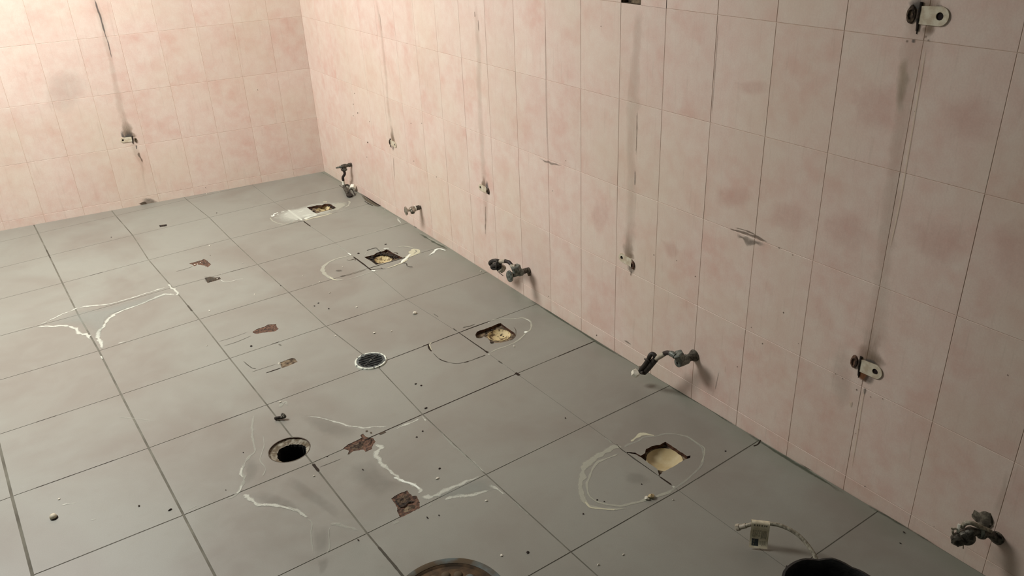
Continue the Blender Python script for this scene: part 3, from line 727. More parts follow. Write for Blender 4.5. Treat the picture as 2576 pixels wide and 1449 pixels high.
for k in range(n):                                 # solid margin between slots and rim
    a, b = 2*math.pi*k/n, 2*math.pi*(k+1)/n; r0, r1 = .0455, .0545
    def P(r, a, h): return bm.verts.new(cz+Vector((math.cos(a)*r, math.sin(a)*r, h)))
    r0 += .003*math.sin(k*2.1)
    q1, q2, q3, q4 = P(r0, a, .0042), P(r1, a, .0046), P(r1, b, .0046), P(.0455+.003*math.sin((k+1)*2.1), b, .0042)
    bm.faces.new((q1, q2, q3, q4))
    q5, q6 = P(r0, a, 0), P(.0455+.003*math.sin((k+1)*2.1), b, 0); bm.faces.new((q1, q4, q6, q5))
bm_obj('inner_margin', bm, M['bluegrey'], root, False)
bm = bmesh.new(); lathe(bm, cz, Z, [(.055, -.006), (.055, -.05), (0, -.05)], 32); bm_obj('drain_well', bm, M['pit'], root, False)
bm = bmesh.new(); lathe(bm, cz+Z*.0052, Z, [(.0045, 0), (.004, .0012), (0, .0018)], 12); bm_obj('screw_head', bm, M['steel'], root)

# ------------------------------------------------------------------ stains on the floor
def fr(pts, w_, m, o=(0, 0, 1), name='mineral_deposit', wob=.55, **k):
    w_ = [x*.8 for x in w_] if isinstance(w_, list) else w_*.8
    return ribbon(name, 'floor', px(o, pts), w_, FM[m], wob=wob, **k)
fr([(230, 1145), (400, 1141), (520, 1140), (600, 1188), (650, 1212), (680, 1245)], [.006, .022, .026, .03, .03, .008], 'white', C4)
fr([(20, 1205), (170, 1160), (270, 1138)], [.003, .008], 'faint', C4)
fr([(270, 1140), (370, 1098), (450, 1058), (545, 1020)], [.004, .014, .016], 'white', C4)
fr([(530, 1030), (560, 1012), (600, 1000)], [.014, .018, .012], 'white', C4)
fr([(580, 1010), (650, 990), (800, 977), (950, 940), (1100, 893), (1285, 838)], [.012, .022, .010, .016, .014], 'white', C4)
fr([(1335, 905), (1230, 905), (1130, 945), (1000, 995), (880, 1040), (820, 1085), (780, 1140), (740, 1195), (758, 1270), (778, 1312)], [.026, .024, .02, .024, .026, .022, .03, .016], 'white', C4)
fr([(1265, 815), (1290, 850), (1335, 885), (1330, 915)], [.01, .02, .012], 'white', C4)
fr([(755, 1360), (775, 1390)], .012, 'white', C4); fr([(880, 1272), (950, 1255)], .010, 'white', C4); fr([(590, 1365), (610, 1360)], .008, 'faint', C4)
patch('pale_wash', 'floor', px(C4, [(300, 1130), (560, 1020), (800, 985), (1280, 850), (1310, 890), (1100, 950), (860, 1050), (770, 1150), (740, 1260), (660, 1210), (560, 1150), (420, 1140)]), FM['tint'])
# crust lines around the two holes in front
fr([(240, 240), (220, 330), (225, 430), (240, 520), (190, 570), (150, 640), (145, 690), (160, 720), (150, 770), (95, 850), (20, 880)], [.006, .012, .010, .012, .016, .016, .014, .006], 'faint', L_)
fr([(150, 610), (140, 690), (155, 720)], .012, 'white', L_)
fr([(150, 760), (130, 810), (95, 845)], .012, 'white', L_)
fr([(160, 835), (172, 860), (215, 885), (260, 915), (340, 918), (430, 932), (540, 958), (600, 995), (640, 1020)], [.02, .018, .022, .018, .014, .016, .014], 'white', L_)
fr([(640, 1020), (665, 1060), (660, 1150), (680, 1300)], [.01, .006, .004], 'faint', L_)
fr([(800, 1065), (889, 1060)], .012, 'faint', L_); fr([(805, 1080), (790, 1130), (800, 1230), (770, 1290)], .006, 'faint', L_)
fr([(300, 390), (310, 480), (280, 580), (320, 650), (290, 720)], [.004, .006, .005], 'faint', L_); fr([(445, 140), (430, 190), (470, 150), (490, 180)], .014, 'faint', L_)
patch('damp_stain', 'floor', px(L_, [(180, 560), (240, 560), (290, 620), (260, 720), (190, 780), (150, 760), (170, 700), (155, 640)]), FM['damp'])
patch('damp_stain', 'floor', px(L_, [(170, 840), (300, 810), (450, 850), (600, 940), (680, 1040), (560, 960), (400, 920), (260, 900)]), FM['damp'])
patch('damp_stain', 'floor', px(L_, [(450, 740), (500, 690), (640, 770), (760, 850), (889, 960), (880, 1040), (740, 960), (600, 880), (500, 800)]), FM['damp'])
patch('damp_stain', 'floor', px(L_, [(660, 1080), (800, 1070), (800, 1250), (690, 1320), (670, 1200)]), FM['damp'])
patch('damp_stain', 'floor', px(L_, [(700, 1330), (785, 1295), (790, 1380), (740, 1449), (710, 1440)]), FM['damp'])
patch('damp_stain', 'floor', px(M_, [(500, 80), (800, 100), (1050, 210), (1250, 280), (1350, 330), (1150, 420), (900, 400), (700, 300), (560, 180)]), FM['damp'])
patch('damp_stain', 'floor', px(M_, [(1100, 700), (1400, 640), (1550, 780), (1700, 900), (1900, 1000), (1640, 1110), (1500, 1150), (1300, 1000), (1150, 900)]), FM['damp'])
fr([(-40, 245), (60, 255), (180, 285), (280, 315), (380, 332), (500, 325), (600, 325)], [.003, .006, .012, .014, .012, .008], 'white', C8)
fr([(830, 262), (780, 288), (680, 325), (640, 350)], [.014, .012, .006], 'white', C8); fr([(840, 245), (880, 285)], .010, 'white', C8)
fr([(500, 445), (525, 480), (500, 520), (520, 580), (560, 620), (640, 690), (660, 715), (720, 740), (790, 765), (825, 800), (800, 830)], [.012, .03, .034, .028, .016, .02, .02, .028, .02], 'white', C8)
fr([(630, 700), (700, 735), (780, 760), (830, 800)], .010, 'pure', C8)
fr([(830, 850), (900, 858), (1000, 815), (1150, 752), (1310, 690)], [.02, .03, .024, .02, .012], 'white', C8)
fr([(1000, 877), (1060, 858), (1130, 848), (1250, 830), (1390, 792)], [.006, .018, .022, .014, .01], 'white', C8)
fr([(1340, 765), (1400, 790), (1490, 845)], [.024, .016, .006], 'white', C8)
fr([(960, 345), (1060, 445), (1150, 530), (1215, 585), (1325, 688)], [.006, .012, .012, .010, .008], 'faint', C8)
fr([(1215, 570), (1325, 680)], .004, 'white', C8); fr([(1490, 845), (1600, 945), (1660, 1000)], .006, 'faint', C8)
fr([(880, 935), (920, 900)], .016, 'faint', C8); fr([(620, 1055), (680, 1040)], .014, 'faint', C8); fr([(380, 1110), (170, 1050)], .014, 'faint', C8)
patch('pale_wash', 'floor', px(C8, [(860, 870), (1300, 700), (1420, 790), (1240, 830), (1010, 870)]), FM['tint'])
fr([(350, 468), (480, 432), (620, 390), (700, 366)], [.006, .012, .014, .01], 'faint', C5); fr([(655, 318), (670, 345), (690, 368)], .012, 'white', C5)
fr([(190, 515), (250, 560), (315, 605)], .006, 'faint', C5)
fr([(890, 610), (935, 580), (950, 560), (985, 558), (1025, 572)], [.006, .018, .016, .008], 'pure', C5)
fr([(800, 420), (900, 480), (1020, 545)], .014, 'faint', C5); fr([(810, 432), (930, 505), (1060, 570)], .02, 'green', C5, name='green_line')

fr([(350, 540), (420, 530)], .004, 'faint'); fr([(470, 1245+40), (500, 1270)], .004, 'faint')
fr([(150, 1272), (170, 1268), (195, 1266)], [.004, .009, .006], 'white', (0, 0, 1))
fr([(228, 1309), (242, 1306)], .004, 'white')
fr([(880, 250), (1000, 262), (1180, 285)], .004, 'faint', C7)
# extra seams where partitions stood and where joints are black
def seam(pts, w_, m='seam', o=(0, 0, 1), wob=.25): ribbon('floor_seam', 'floor', px(o, pts), w_, FM[m], wob=wob)
seam([(1030, 1445), (1120, 1415), (1220, 1380)], [.003, .006, .004], 'dark', N_)
seam([(850, 1440), (1000, 1390), (1190, 1330)], .002, 'seam', N_); seam([(480, 1090), (650, 1040), (860, 965)], .002, 'seam', N_)
seam([(535, 1140), (700, 1090), (890, 1010)], .0028, 'seam', N_); seam([(0, 290), (120, 258), (220, 222)], .003, 'seam', N_)
seam([(770, 1300), (870, 1380), (930, 1395)], .004, 'seam', N_)

seam([(1180, 1110), (1215, 1135)], .012, 'greydirt', N_)




seam([(60, 635), (150, 600), (250, 560)], .002, 'seam', C8)




def joint(axis, k, a, b, w_, m):
    P = []
    for q in range(9):
        t = a+(b-a)*q/8; f0 = math.floor(t); f1 = f0+1; u = t-f0
        g0, g1 = (gx(f0, k), gx(min(f1, 6), k)) if axis == 'B' else (gx(k, f0), gx(k, f1))
        p = g0+(g1-g0)*u; P.append(Vector((p.x, p.y, sag(p.x, p.y)+.0005)))
    ribbon('black_joint' if m == 'dark' else 'floor_seam', 'floor', P, w_, FM[m], wob=.12, straight=True)
for a_ in (('B', 0, 4, 5.02, .0042, 'dark'), ('B', 0, 3.45, 4, .0040, 'dark'), ('A', 3, 0.02, .13, .010, 'dark'), ('A', 3, 1.15, 2.2, .009, 'seam'), ('B', 0, 5.5, 5.99, .0045, 'dark'),
           ('B', -1, 4.1, 4.72, .0036, 'dark'), ('B', -2, 4.1, 4.4, .003, 'dark'), ('B', -4, 3.66, 3.84, .0035, 'dark'), ('B', -2, 3.42, 3.5, .004, 'dark'), ('A', 3, -3.42, -3.25, .009, 'seam'),
           ('B', -5, 2.3, 2.46, .0035, 'dark'), ('A', 2, -6.25, -5.9, .007, 'seam'), ('B', 0, 1.05, 2, .0034, 'seam'), ('B', -1, 1.15, 1.75, .0032, 'dark'), ('B', -2, 1.3, 1.46, .003, 'dark'),
           ('B', -1, 2.56, 2.78, .003, 'dark'), ('B', 2, 5.2, 5.98, .0036, 'seam'), ('B', 1, 5.05, 5.98, .0034, 'seam'), ('B', 3, 5.3, 5.98, .003, 'seam'), ('A', 5, -.02, .04, .012, 'dark')):
    joint(*a_)
# foot of the right wall
ribbon('dark_gap', 'floor', px((820, 390, 11.14), [(780, 950), (930, 1030), (1150, 1190), (1350, 1330), (1550, 1445)]), [.008, .010, .012, .012], FM['dark'], wob=.15)
ribbon('dark_gap', 'floor', px((820, 390, 11.14), [(1070, 1285), (1200, 1370), (1340, 1430)]), [.004, .007, .005], FM['dark'], wob=.2)
patch('exposed_strip', 'floor', px((820, 390, 11.14), [(950, 1080), (1150, 1220), (1500, 1445), (1400, 1447), (1080, 1270)]), film('brown_strip', (104, 96, 80), (92, 84, 70), 1., .4, 30, cut=.1, sharp=2, maxa=.8))
ribbon('dark_gap', 'floor', [(1030, 556), (1040, 563), (1050, 574)], [.008, .02, .014], FM['dark'], wob=.4)
for q, w_ in (([(1060, 578), (1110, 605), (1160, 638)], .012), ([(1320, 745), (1460, 835), (1600, 920)], .012), ([(1860, 1078), (2000, 1165), (2130, 1245)], .016), ([(2170, 1265), (2300, 1335), (2480, 1435)], .02), ([(1640, 940), (1760, 1015), (1860, 1078)], .014)):
    ribbon('green_line', 'floor', q, w_, FM['green'], wob=.4)
ribbon('dark_gap', 'floor', px(C9, [(990, 640), (1080, 700), (1200, 760)]), [.004, .010, .004], FM['crack'], wob=.3)
ribbon('broken_joint', 'floor', px(C9, [(700, 550), (735, 535), (755, 500)]), .005, FM['dark'], wob=.3)


# ------------------------------------------------------------------ stains on the walls
def ws(kind, name, pts, w_, m, wob=.2, **k):
    if m == 'crack': m = 'wcrack'
    if name == 'drip_stain' and m in ('brown', 'bluedirt'): k.setdefault('taper', 'end' if pts[0][1] in (56,) else 'start')
    if name == 'drip_stain' and m in ('greydirt', 'band'): k.setdefault('taper', 'end')
    return ribbon(name, kind, pts, w_, FM[m], wob=wob, **k)
R_, B_ = 'right', 'back'
ws(B_, 'drip_band', [(232, -20), (262, 80), (282, 170), (298, 250), (312, 310)], [.05, .04, .03, .04, .05], 'band')
ws(B_, 'hairline_crack', [(235, -10), (248, 30), (262, 78), (270, 105)], [.006, .012, .008, .006], 'bluedirt', .3)
ws(B_, 'hairline_crack', [(268, 95), (275, 120), (282, 150)], [.008, .006, .003], 'bluedirt', .3)
ws(B_, 'drip_stain', [(306, 262), (313, 300), (318, 322), (323, 346)], [.016, .04, .06, .075], 'brown')
ws(B_, 'drip_stain', [(318, 318), (321, 335), (324, 347)], [.04, .06, .07], 'bluedirt', .3)
ws(B_, 'drip_stain', [(305, 322), (308, 335), (309, 345)], [.015, .03, .03], 'bluedirt', .3)
ws(B_, 'drip_stain', [(334, 362), (343, 385), (356, 412), (362, 450), (372, 505)], [.05, .04, .02, .012, .02], 'band')
ws(B_, 'hairline_crack', [(342, 364), (344, 376)], [.010, .008], 'bluedirt'); ws(B_, 'drip_stain', [(347, 380), (352, 395), (360, 410)], [.014, .01, .006], 'crack', .4)
patch('mould_patch', B_, [(352, 500), (365, 495), (385, 498), (398, 505), (402, 511), (380, 516), (360, 519)], FM['greydirt'])
patch('mould_patch', B_, [(345, 512), (365, 505), (372, 513), (360, 519)], FM['crack'])
patch('grey_cloud', B_, [(110, 180), (180, 165), (230, 200), (220, 250), (150, 300), (100, 250)], FM['cloud'])
ws(R_, 'drip_band', [(945, -10), (958, 70), (965, 130), (972, 200), (976, 260), (984, 320)], [.02, .03, .035, .03, .03, .04], 'band')
ws(R_, 'hairline_crack', [(955, 30), (960, 80)], .004, 'crack')
ws(R_, 'drip_stain', [(981, 300), (985, 320), (987, 338), (990, 356)], [.02, .035, .045, .055], 'brown')
ws(R_, 'drip_stain', [(989, 362), (989, 372), (989, 384)], [.035, .03, .008], 'greydirt'); ws(R_, 'hairline_crack', [(990, 392), (991, 420), (993, 458)], [.004, .007, .003], 'crack')
ws(R_, 'drip_band', [(1196, -10), (1204, 130), (1206, 220), (1210, 330), (1216, 420), (1221, 500), (1222, 600)], [.03, .05, .045, .05, .045, .05, .03], 'band')
ws(R_, 'hairline_crack', [(1194, 28), (1195, 44)], .005, 'crack'); ws(R_, 'hairline_crack', [(1203, 48), (1205, 83)], .005, 'crack')
ws(R_, 'drip_stain', [(1214, 435), (1217, 452), (1218, 468)], [.02, .03, .04], 'brown'); ws(R_, 'drip_stain', [(1223, 445), (1225, 458), (1226, 474)], [.008, .02, .035], 'bluedirt', .3)
ws(R_, 'hairline_crack', [(1222, 512), (1222, 545), (1221, 597)], [.003, .006, .009], 'crack', .5)
ws(R_, 'drip_band', [(1608, 20), (1603, 100), (1592, 260), (1588, 350), (1588, 480), (1586, 560), (1580, 640)], [.04, .05, .07, .055, .05, .06, .075], 'band')
ws(R_, 'hairline_crack', [(1603, 275), (1602, 330), (1600, 400)], .004, 'crack', .4); ws(R_, 'hairline_crack', [(1598, 425), (1597, 468)], .005, 'bluedirt')
ws(R_, 'drip_stain', [(1587, 560), (1583, 600), (1581, 632), (1582, 648)], [.03, .05, .065, .07], 'brown')
ws(R_, 'drip_stain', [(1586, 665), (1588, 680), (1587, 692)], [.06, .04, .012], 'greydirt', .4); ws(R_, 'hairline_crack', [(1588, 680), (1587, 695)], .007, 'crack')
ws(R_, 'drip_band', [(2322, 40), (2305, 110), (2290, 200), (2270, 300), (2255, 400), (2235, 560), (2218, 700), (2205, 800), (2195, 880)], [.08, .085, .06, .05, .045, .05, .055, .07, .09], 'band')
ws(R_, 'olive_band', [(2277, 140), (2270, 200), (2262, 290)], [.02, .035, .02], 'olive'); ws(R_, 'pale_joint', [(2333, 100), (2310, 240), (2285, 390), (2262, 520), (2235, 640)], .005, 'palejoint', .1)
ws(R_, 'drip_stain', [(2335, -60), (2335, -20), (2334, 8), (2333, 26)], [.05, .06, .075, .085], 'brown')
ws(R_, 'drip_stain', [(2312, -40), (2309, 0), (2304, 22)], [.02, .035, .03], 'bluedirt', .3); ws(R_, 'drip_stain', [(2353, 10), (2355, 22)], [.02, .03], 'bluedirt', .3)
ws(R_, 'drip_stain', [(2345, 56), (2340, 75), (2336, 95)], [.02, .022, .01], 'brown', .4); ws(R_, 'drip_stain', [(2315, 58), (2305, 72), (2296, 95)], [.05, .05, .02], 'band', .4)
ws(R_, 'hairline_crack', [(2283, 100), (2280, 107)], .005, 'crack'); ws(R_, 'hairline_crack', [(2299, 98), (2298, 108)], .008, 'bluedirt')
ws(R_, 'hairline_crack', [(2330, 88), (2328, 96)], .005, 'crack'); ws(R_, 'hairline_crack', [(2336, 98), (2335, 105)], .004, 'crack')
ws(R_, 'drip_stain', [(2206, 800), (2196, 850), (2190, 885), (2186, 910)], [.04, .06, .08, .095], 'brown')
ws(R_, 'drip_stain', [(2194, 900), (2193, 912)], [.03, .05], 'bluedirt', .3); ws(R_, 'rust_stain', [(2160, 930), (2172, 942), (2186, 952)], [.02, .04, .03], 'rustst', .4)
ws(R_, 'drip_stain', [(2180, 945), (2190, 955), (2200, 965)], [.05, .04, .02], 'greydirt', .4)
ws(R_, 'hairline_crack', [(2177, 975), (2173, 992)], [.006, .010], 'bluedirt', .2); ws(R_, 'pale_joint', [(2178, 965), (2168, 1020), (2156, 1100), (2140, 1190)], .004, 'palejoint', .1)
patch('bare_spot', R_, [(2135, 1010), (2146, 1008), (2143, 1026), (2137, 1022)], FM['palejoint'])
patch('grey_cloud', R_, [(2090, 880), (2130, 850), (2150, 920), (2140, 1010), (2110, 1040), (2085, 960)], FM['cloud'])
patch('pink_cloud', R_, [(1500, 500), (1530, 510), (1540, 560), (1505, 590), (1480, 540)], film('pink_blush', (206, 138, 126), (200, 146, 134), .9, .9, 12, cut=.1, sharp=.9, maxa=.18))
pk = bpy.data.materials['pink_blush']
for q in ([(1660, 600), (1700, 610), (1710, 640), (1680, 650)], [(1790, 470), (1870, 460), (1900, 500), (1860, 530), (1800, 520)], [(1930, 500), (2010, 500), (2050, 560), (1990, 590), (1930, 560)],
          [(2060, 540), (2160, 520), (2200, 600), (2150, 640), (2080, 610)], [(2270, 540), (2440, 560), (2440, 650), (2350, 680), (2270, 610)], [(1840, 205), (1930, 200), (1935, 235), (1870, 240)],
          [(2130, 220), (2260, 200), (2250, 330), (2160, 330)], [(2350, 240), (2500, 230), (2520, 360), (2380, 350)], [(2490, 560), (2600, 540), (2600, 720), (2500, 700)]):
    patch('pink_cloud', R_, q, pk)
ws(R_, 'dirt_smear', [(1830, 575), (1860, 582), (1900, 595), (1935, 612)], [.004, .008, .012, .006], 'crack', .5); ws(R_, 'dirt_smear', [(1845, 572), (1880, 580), (1905, 592)], [.004, .006, .004], 'crack', .5)
ws(R_, 'dirt_smear', [(1850, 590), (1880, 600), (1930, 620)], [.02, .03, .01], 'greydirt', .5)
ws(R_, 'scratch', [(1824, 920), (1824, 938)], .002, 'palejoint'); ws(R_, 'scuff', [(1568, 855), (1580, 862), (1588, 868)], [.006, .012], 'greydirt', .4)
ws(R_, 'dirt_smear', [(1352, 395), (1380, 408), (1420, 418)], [.004, .012, .004], 'greydirt', .5)
ws(R_, 'hairline_crack', [(1371, 20), (1373, 200), (1376, 400)], .0022, 'crack', .1); ws(R_, 'dark_joint', [(1809, 38), (1789, 311)], .002, 'crack', .1)
ws(R_, 'hairline_crack', [(1810, 930), (1798, 985)], .004, 'greydirt')
# dark specks on the walls
def speck(kind, u, v, s):
    s *= .68
    patch('wall_speck', kind, [(u-s*.45, v-s*.25), (u+s*.1, v-s*.8), (u+s*.5, v-s*.1), (u+s*.2, v+s*.8), (u-s*.4, v+s*.4)], FM['crack'], rings=2)
for u, v, s in [(900, 284, 4), (892, 235, 3), (889, 262, 3), (930, 306, 3), (889, 291, 3), (1034, 310, 3), (1061, 310, 3), (1041, 405, 3), (925, 358, 5), (923, 395, 3), (1098, 445, 3), (1423, 404, 3), (1390, 480, 3),
                (1512, 66, 3), (1971, 786, 5), (1918, 864, 5), (1749, 695, 4), (1645, 641, 4), (1914, 453, 3), (1994, 641, 4), (2009, 864, 3), (1855, 922, 4), (2302, 280, 4), (2535, 943, 5), (2350, 1325-1, 3),
                (1960, 623, 5), (1890, 823, 3), (1702, 655, 3), (2176, 1223, 5), (2102, 940, 4), (2120, 952, 4), (2155, 980, 5), (2190, 998, 4), (2221, 1003, 4), (2160, 1080, 4), (2153, 1090, 3), (1501, 843, 5), (1380, 745, 3)]:
    speck(R_, u, v, s)
speck(B_, 648, 226, 3.2); speck(B_, 517, 472, 3)

# ------------------------------------------------------------------ bracket remains on the walls
XO = Vector((-1, 0, 0))
def bracket(label, kind, hole_px, end_px, side_px, w_m, chipcol, lump=True, slit=True):
    f = (lambda u, v, o=0: rw(u, v, o)) if kind == R_ else (lambda u, v, o=0: bw(u, v, o)); N = XO if kind == R_ else NB
    H, E, S = f(*hole_px), f(*end_px), f(*side_px)
    root = thing('wall_bracket_remnant', (H+E)/2, label, 'bracket remnant', 'old partition fixings on the walls')
    d = (E-H).normalized(); s = N.cross(d); L = (E-H).length; w = w_m/2; hr = w_m*.21; n = 20
    # plate: rounded at the screw-hole end, with a real hole
    out = [H+Vector((0, 0, 0))+(-d*math.cos(a)+s*math.sin(a))*w for a in [-math.pi/2+math.pi*k/12 for k in range(13)]]
    out += [E+s*w*.95+d*.003, E+s*w*.3+d*.006, E-s*w*.5+d*.002, E-s*w*.9+d*.004]
    inn = [H+(-d*math.cos(a)+s*math.sin(a))*hr for a in [2*math.pi*k/16 for k in range(16)]]
    X, Y = d, s
    def to2(p): q = p-H; return Vector((q.dot(X), q.dot(Y)))
    P2 = [to2(p) for p in out+inn]; no = len(out)
    E2 = [(k, (k+1) % no) for k in range(no)]+[(no+k, no+(k+1) % 16) for k in range(16)]
    vo_, _, fo_, _, _, _ = delaunay_2d_cdt(P2, E2, [], 0, 1e-7)
    th = .0035; V = [H+X*p.x+Y*p.y+N*(th+noise.noise(Vector((p.x*80, p.y*80, 1)))*.0008) for p in vo_]; nb_ = len(V)
    V += [H+X*p.x+Y*p.y+N*.0002 for p in vo_]
    op = [tuple(p) for p in P2[:no]]; FC = []; ee = {}
    for t in fo_:
        c = sum((vo_[i] for i in t), Vector((0, 0)))/len(t)
        if not inpoly(c.x, c.y, op) or c.length < hr*.97: continue
        FC.append(list(t))
        for a, b in zip(t, t[1:]+t[:1]): ee.setdefault((min(a, b), max(a, b)), []).append((a, b))
    for k, l in ee.items():
        if len(l) == 1: a, b = l[0]; FC.append([b, a, a+nb_, b+nb_])
    mesh_obj('plate', V, FC, M['brack'], root)
    bm = bmesh.new(); lathe(bm, H+N*.0006, N, [(hr*1.05, 0), (0, .0001)], 16); bm_obj('screw_hole', bm, mat_plain('hole_dark', (28, 12, 10), (16, 8, 6), 80, .9, 0, 0) if 'hole_dark' not in bpy.data.materials else bpy.data.materials['hole_dark'], root, False)
    # broken plug at the other end
    bm = bmesh.new(); K = 16
    lathe(bm, S+N*.0005, N, [(w*1.0, 0), (w*.9, .004), (w*.55, .0055), (w*.5, .002), (0, .0015)], K, 0, .55)
    for v in bm.verts: v.co += N*abs(noise.noise(v.co*300))*.0015+s*noise.noise(v.co*170)*.002
    bm_obj('broken_plug', bm, M[chipcol], root)
    if slit:
        bm = bmesh.new(); a_, b_ = E+s*w*1.3+d*.002, E-s*w*1.3+d*.001
        if a_.z < b_.z: a_, b_ = b_, a_
        tube(bm, spline([a_+N*.002, E+d*.003+N*.003, b_+N*.002, b_-Vector((0, 0, 1))*w*.7+N*.001], 5), [.0035]*8+[.003]*5+[.001]*3, 8)
        bm_obj('dark_gap', bm, M['black'], root)
    return root
bracket('small cream plate with black screw hole at its left end, on the end wall', B_, (309, 352.5), (332, 350), (341, 352), .028, 'mortar')
bracket('smallest white plate with black hole on its right, right wall nearest the corner', R_, (994.5, 364), (983.5, 358), (982, 358), .030, 'darkmortar')
bracket('small off-white plate with hole on its left and a torn grey end', R_, (1210, 471), (1223, 478), (1229, 481), .030, 'darkmortar', slit=False)
bracket('tilted off-white plate with hole at its left and a red-brown curled end', R_, (1565.5, 647.5), (1588, 661), (1593, 667), .032, 'redmortar', slit=False)
bracket('rusty two-part plate with dark hole, lower of the pair near the right edge', R_, (2203, 934), (2166, 918), (2150, 909), .040, 'redmortar')
bracket('white plate with dark red screw hole at the top right corner of the photo', R_, (2366, 41), (2316, 37), (2294, 36), .041, 'darkmortar')

# ------------------------------------------------------------------ angle valves
def P3(u, v, off): return rw(u, v, off)
def simple(name, root, mat, fn, smooth=True, label=None):
    bm = bmesh.new(); fn(bm); o = bm_obj(name, bm, mat, root, smooth)
    if label: o['label'] = label
    return o
# valve on the end of the wall nearest the corner, hose hanging to the floor
A = rw(884, 414); root = thing('angle_valve', A, 'tarnished valve nearest the corner with brown hose hanging down to the floor', 'valve', 'water valves along the right wall')
simple('wall_pipe', root, M['darksteel'], lambda bm: tube(bm, [A+Vector((.002, 0, 0)), A+XO*.018, A+XO*.018, A+XO*.035], [.012, .012, .0095, .0095]))
simple('valve_body', root, M['darksteel'], lambda bm: (tube(bm, [A+XO*.032, A+XO*.045, A+XO*.062], [.011, .0135, .011]), tube(bm, [A+XO*.05, A+XO*.05-Z*.016, A+XO*.05-Z*.028], [.012, .012, .010]), nut(bm, A+XO*.05-Z*.020, Z, .0185, .014)))
simple('spindle', root, M['steel'], lambda bm: (tube(bm, [A+XO*.06, A+XO*.085, A+XO*.098], [.006, .005, .004], 10), nut(bm, A+XO*.07, XO, .009, .006)))
hb = A+XO*.05-Z*.028; e1 = rw(864, 462, .045)
simple('hose', root, M['brownhose'], lambda bm: tube(bm, spline([hb, hb-Z*.02, rw(862.5, 446, .05), rw(863.5, 454, .048)], 5), .0078))
simple('sleeve', root, M['whitep'], lambda bm: tube(bm, spline([rw(863.2, 453.5, .048), rw(864, 460, .047), rw(865.5, 467.5, .045)], 4), .0085), label='white sleeve on the hose')
simple('loose_end', root, M['darksteel'], lambda bm: (tube(bm, spline([rw(865.5, 467, .045), fl(869, 475, .02), fl(876, 488, .010)], 5), [.010]*5+[.012]*5+[.010]), tube(bm, spline([fl(866, 467, .035), fl(874, 465, .03), fl(881, 470, .02)], 5), .005, 8), tube(bm, spline([fl(854, 466, .02), fl(862, 472, .012), fl(872, 480, .008)], 4), .002, 6)))
simple('end_fitting', root, M['rubber'], lambda bm: (blob(bm, fl(879, 491, .010), .018, 1.1, 1.2, .55, 3, .3), tube(bm, spline([fl(880, 488, .01), fl(879, 480, .025), fl(883, 475, .035), fl(888, 480, .02), fl(893, 491, .004)], 5), .003, 8)))
simple('white_nut', root, M['whitep'], lambda bm: nut(bm, fl(887.5, 471, .030), Vector((.5, .6, .5)), .019, .024), False)

# chrome valve
A = rw(1058, 521); root = thing('angle_valve', A, 'shiny chrome valve with oval handle and no hose, second from the corner', 'valve', 'water valves along the right wall')
simple('wall_pipe', root, M['darksteel'], lambda bm: (tube(bm, [A+Vector((.002, 0, 0)), A+XO*.008, A+XO*.008, A+XO*.032], [.009, .009, .0125, .013])))
simple('collar', root, M['whitep'], lambda bm: tube(bm, [A+XO*.031, A+XO*.035], .0155))
def f_(bm):
    tube(bm, [A+XO*.034, A+XO*.040, A+XO*.058, A+XO*.062], [.014, .0155, .0145, .010]); q = Vector((-.35, -.75, -.55)).normalized()
    tube(bm, [A+XO*.048, A+XO*.048+q*.022, A+XO*.048+q*.022, A+XO*.048+q*.016], [.0115, .0115, .0085, .0085], 18, False)
simple('valve_body', root, M['chrome'], f_)
q_ = Vector((-.35, -.75, -.55)).normalized()
simple('outlet_bore', root, M['pit'], lambda bm: lathe(bm, A+XO*.048+q_*.0165, q_, [(.0088, 0), (0, .0002)], 16), False)
simple('spindle', root, M['chrome'], lambda bm: tube(bm, [A+XO*.060, A+XO*.072, A+XO*.080], [.009, .006, .008], 12))
def handle(bm, c, ax, r, sx=.55, th=.010):
    lathe(bm, c, ax, [(0, -th/2), (r*.8, -th/2), (r, -th*.2), (r, th*.25), (r*.75, th/2), (0, th*.6)], 28, 0, sx)
simple('handle', root, M['chrome'], lambda bm: handle(bm, A+XO*.084, XO, .0235, .7, .009))

# grey valve with coiled hose
A = rw(1331, 678); root = thing('angle_valve', A, 'dull grey valve with round handle, curved hose and black folded hose end', 'valve', 'water valves along the right wall')
simple('wall_pipe', root, M['darksteel'], lambda bm: (tube(bm, [A+Vector((.002, 0, -.004)), A+XO*.006-Z*.003, A+XO*.012, A+XO*.036], [.014, .014, .0115, .012])))
simple('pipe_stub', root, M['mortar'], lambda bm: tube(bm, [A+XO*.004-Z*.006, A+XO*.004-Z*.026-Vector((0, .006, 0))], [.008, .006], 10))
simple('valve_body', root, M['steel'], lambda bm: (tube(bm, [A+XO*.034, A+XO*.040, A+XO*.052, A+XO*.060, A+XO*.085], [.013, .0165, .0165, .0125, .0115]), tube(bm, [A+XO*.062, A+XO*.062+Z*.03], .0115)))
nn = A+XO*.066+Z*.026; nd = Vector((-.25, .05, 1)).normalized()
simple('hose_nut', root, M['steel'], lambda bm: nut(bm, nn, nd, .0205, .024))
simple('handle', root, M['steel'], lambda bm: handle(bm, A+XO*.100-Z*.002, Vector((-1, -.15, 0)).normalized(), .026, .75, .013))
simple('spindle', root, M['steel'], lambda bm: tube(bm, [A+XO*.083, A+XO*.098], .008, 12))
o_ = .075
simple('ferrule', root, M['clearp'], lambda bm: tube(bm, spline([nn+nd*.01, rw(1289, 671, o_), rw(1286, 666, o_)], 4), .0082))
simple('hose', root, M['brownhose'], lambda bm: tube(bm, spline([rw(1286.5, 666.5, o_), rw(1280, 659.5, o_), rw(1271, 657, o_)], 6), .0080))
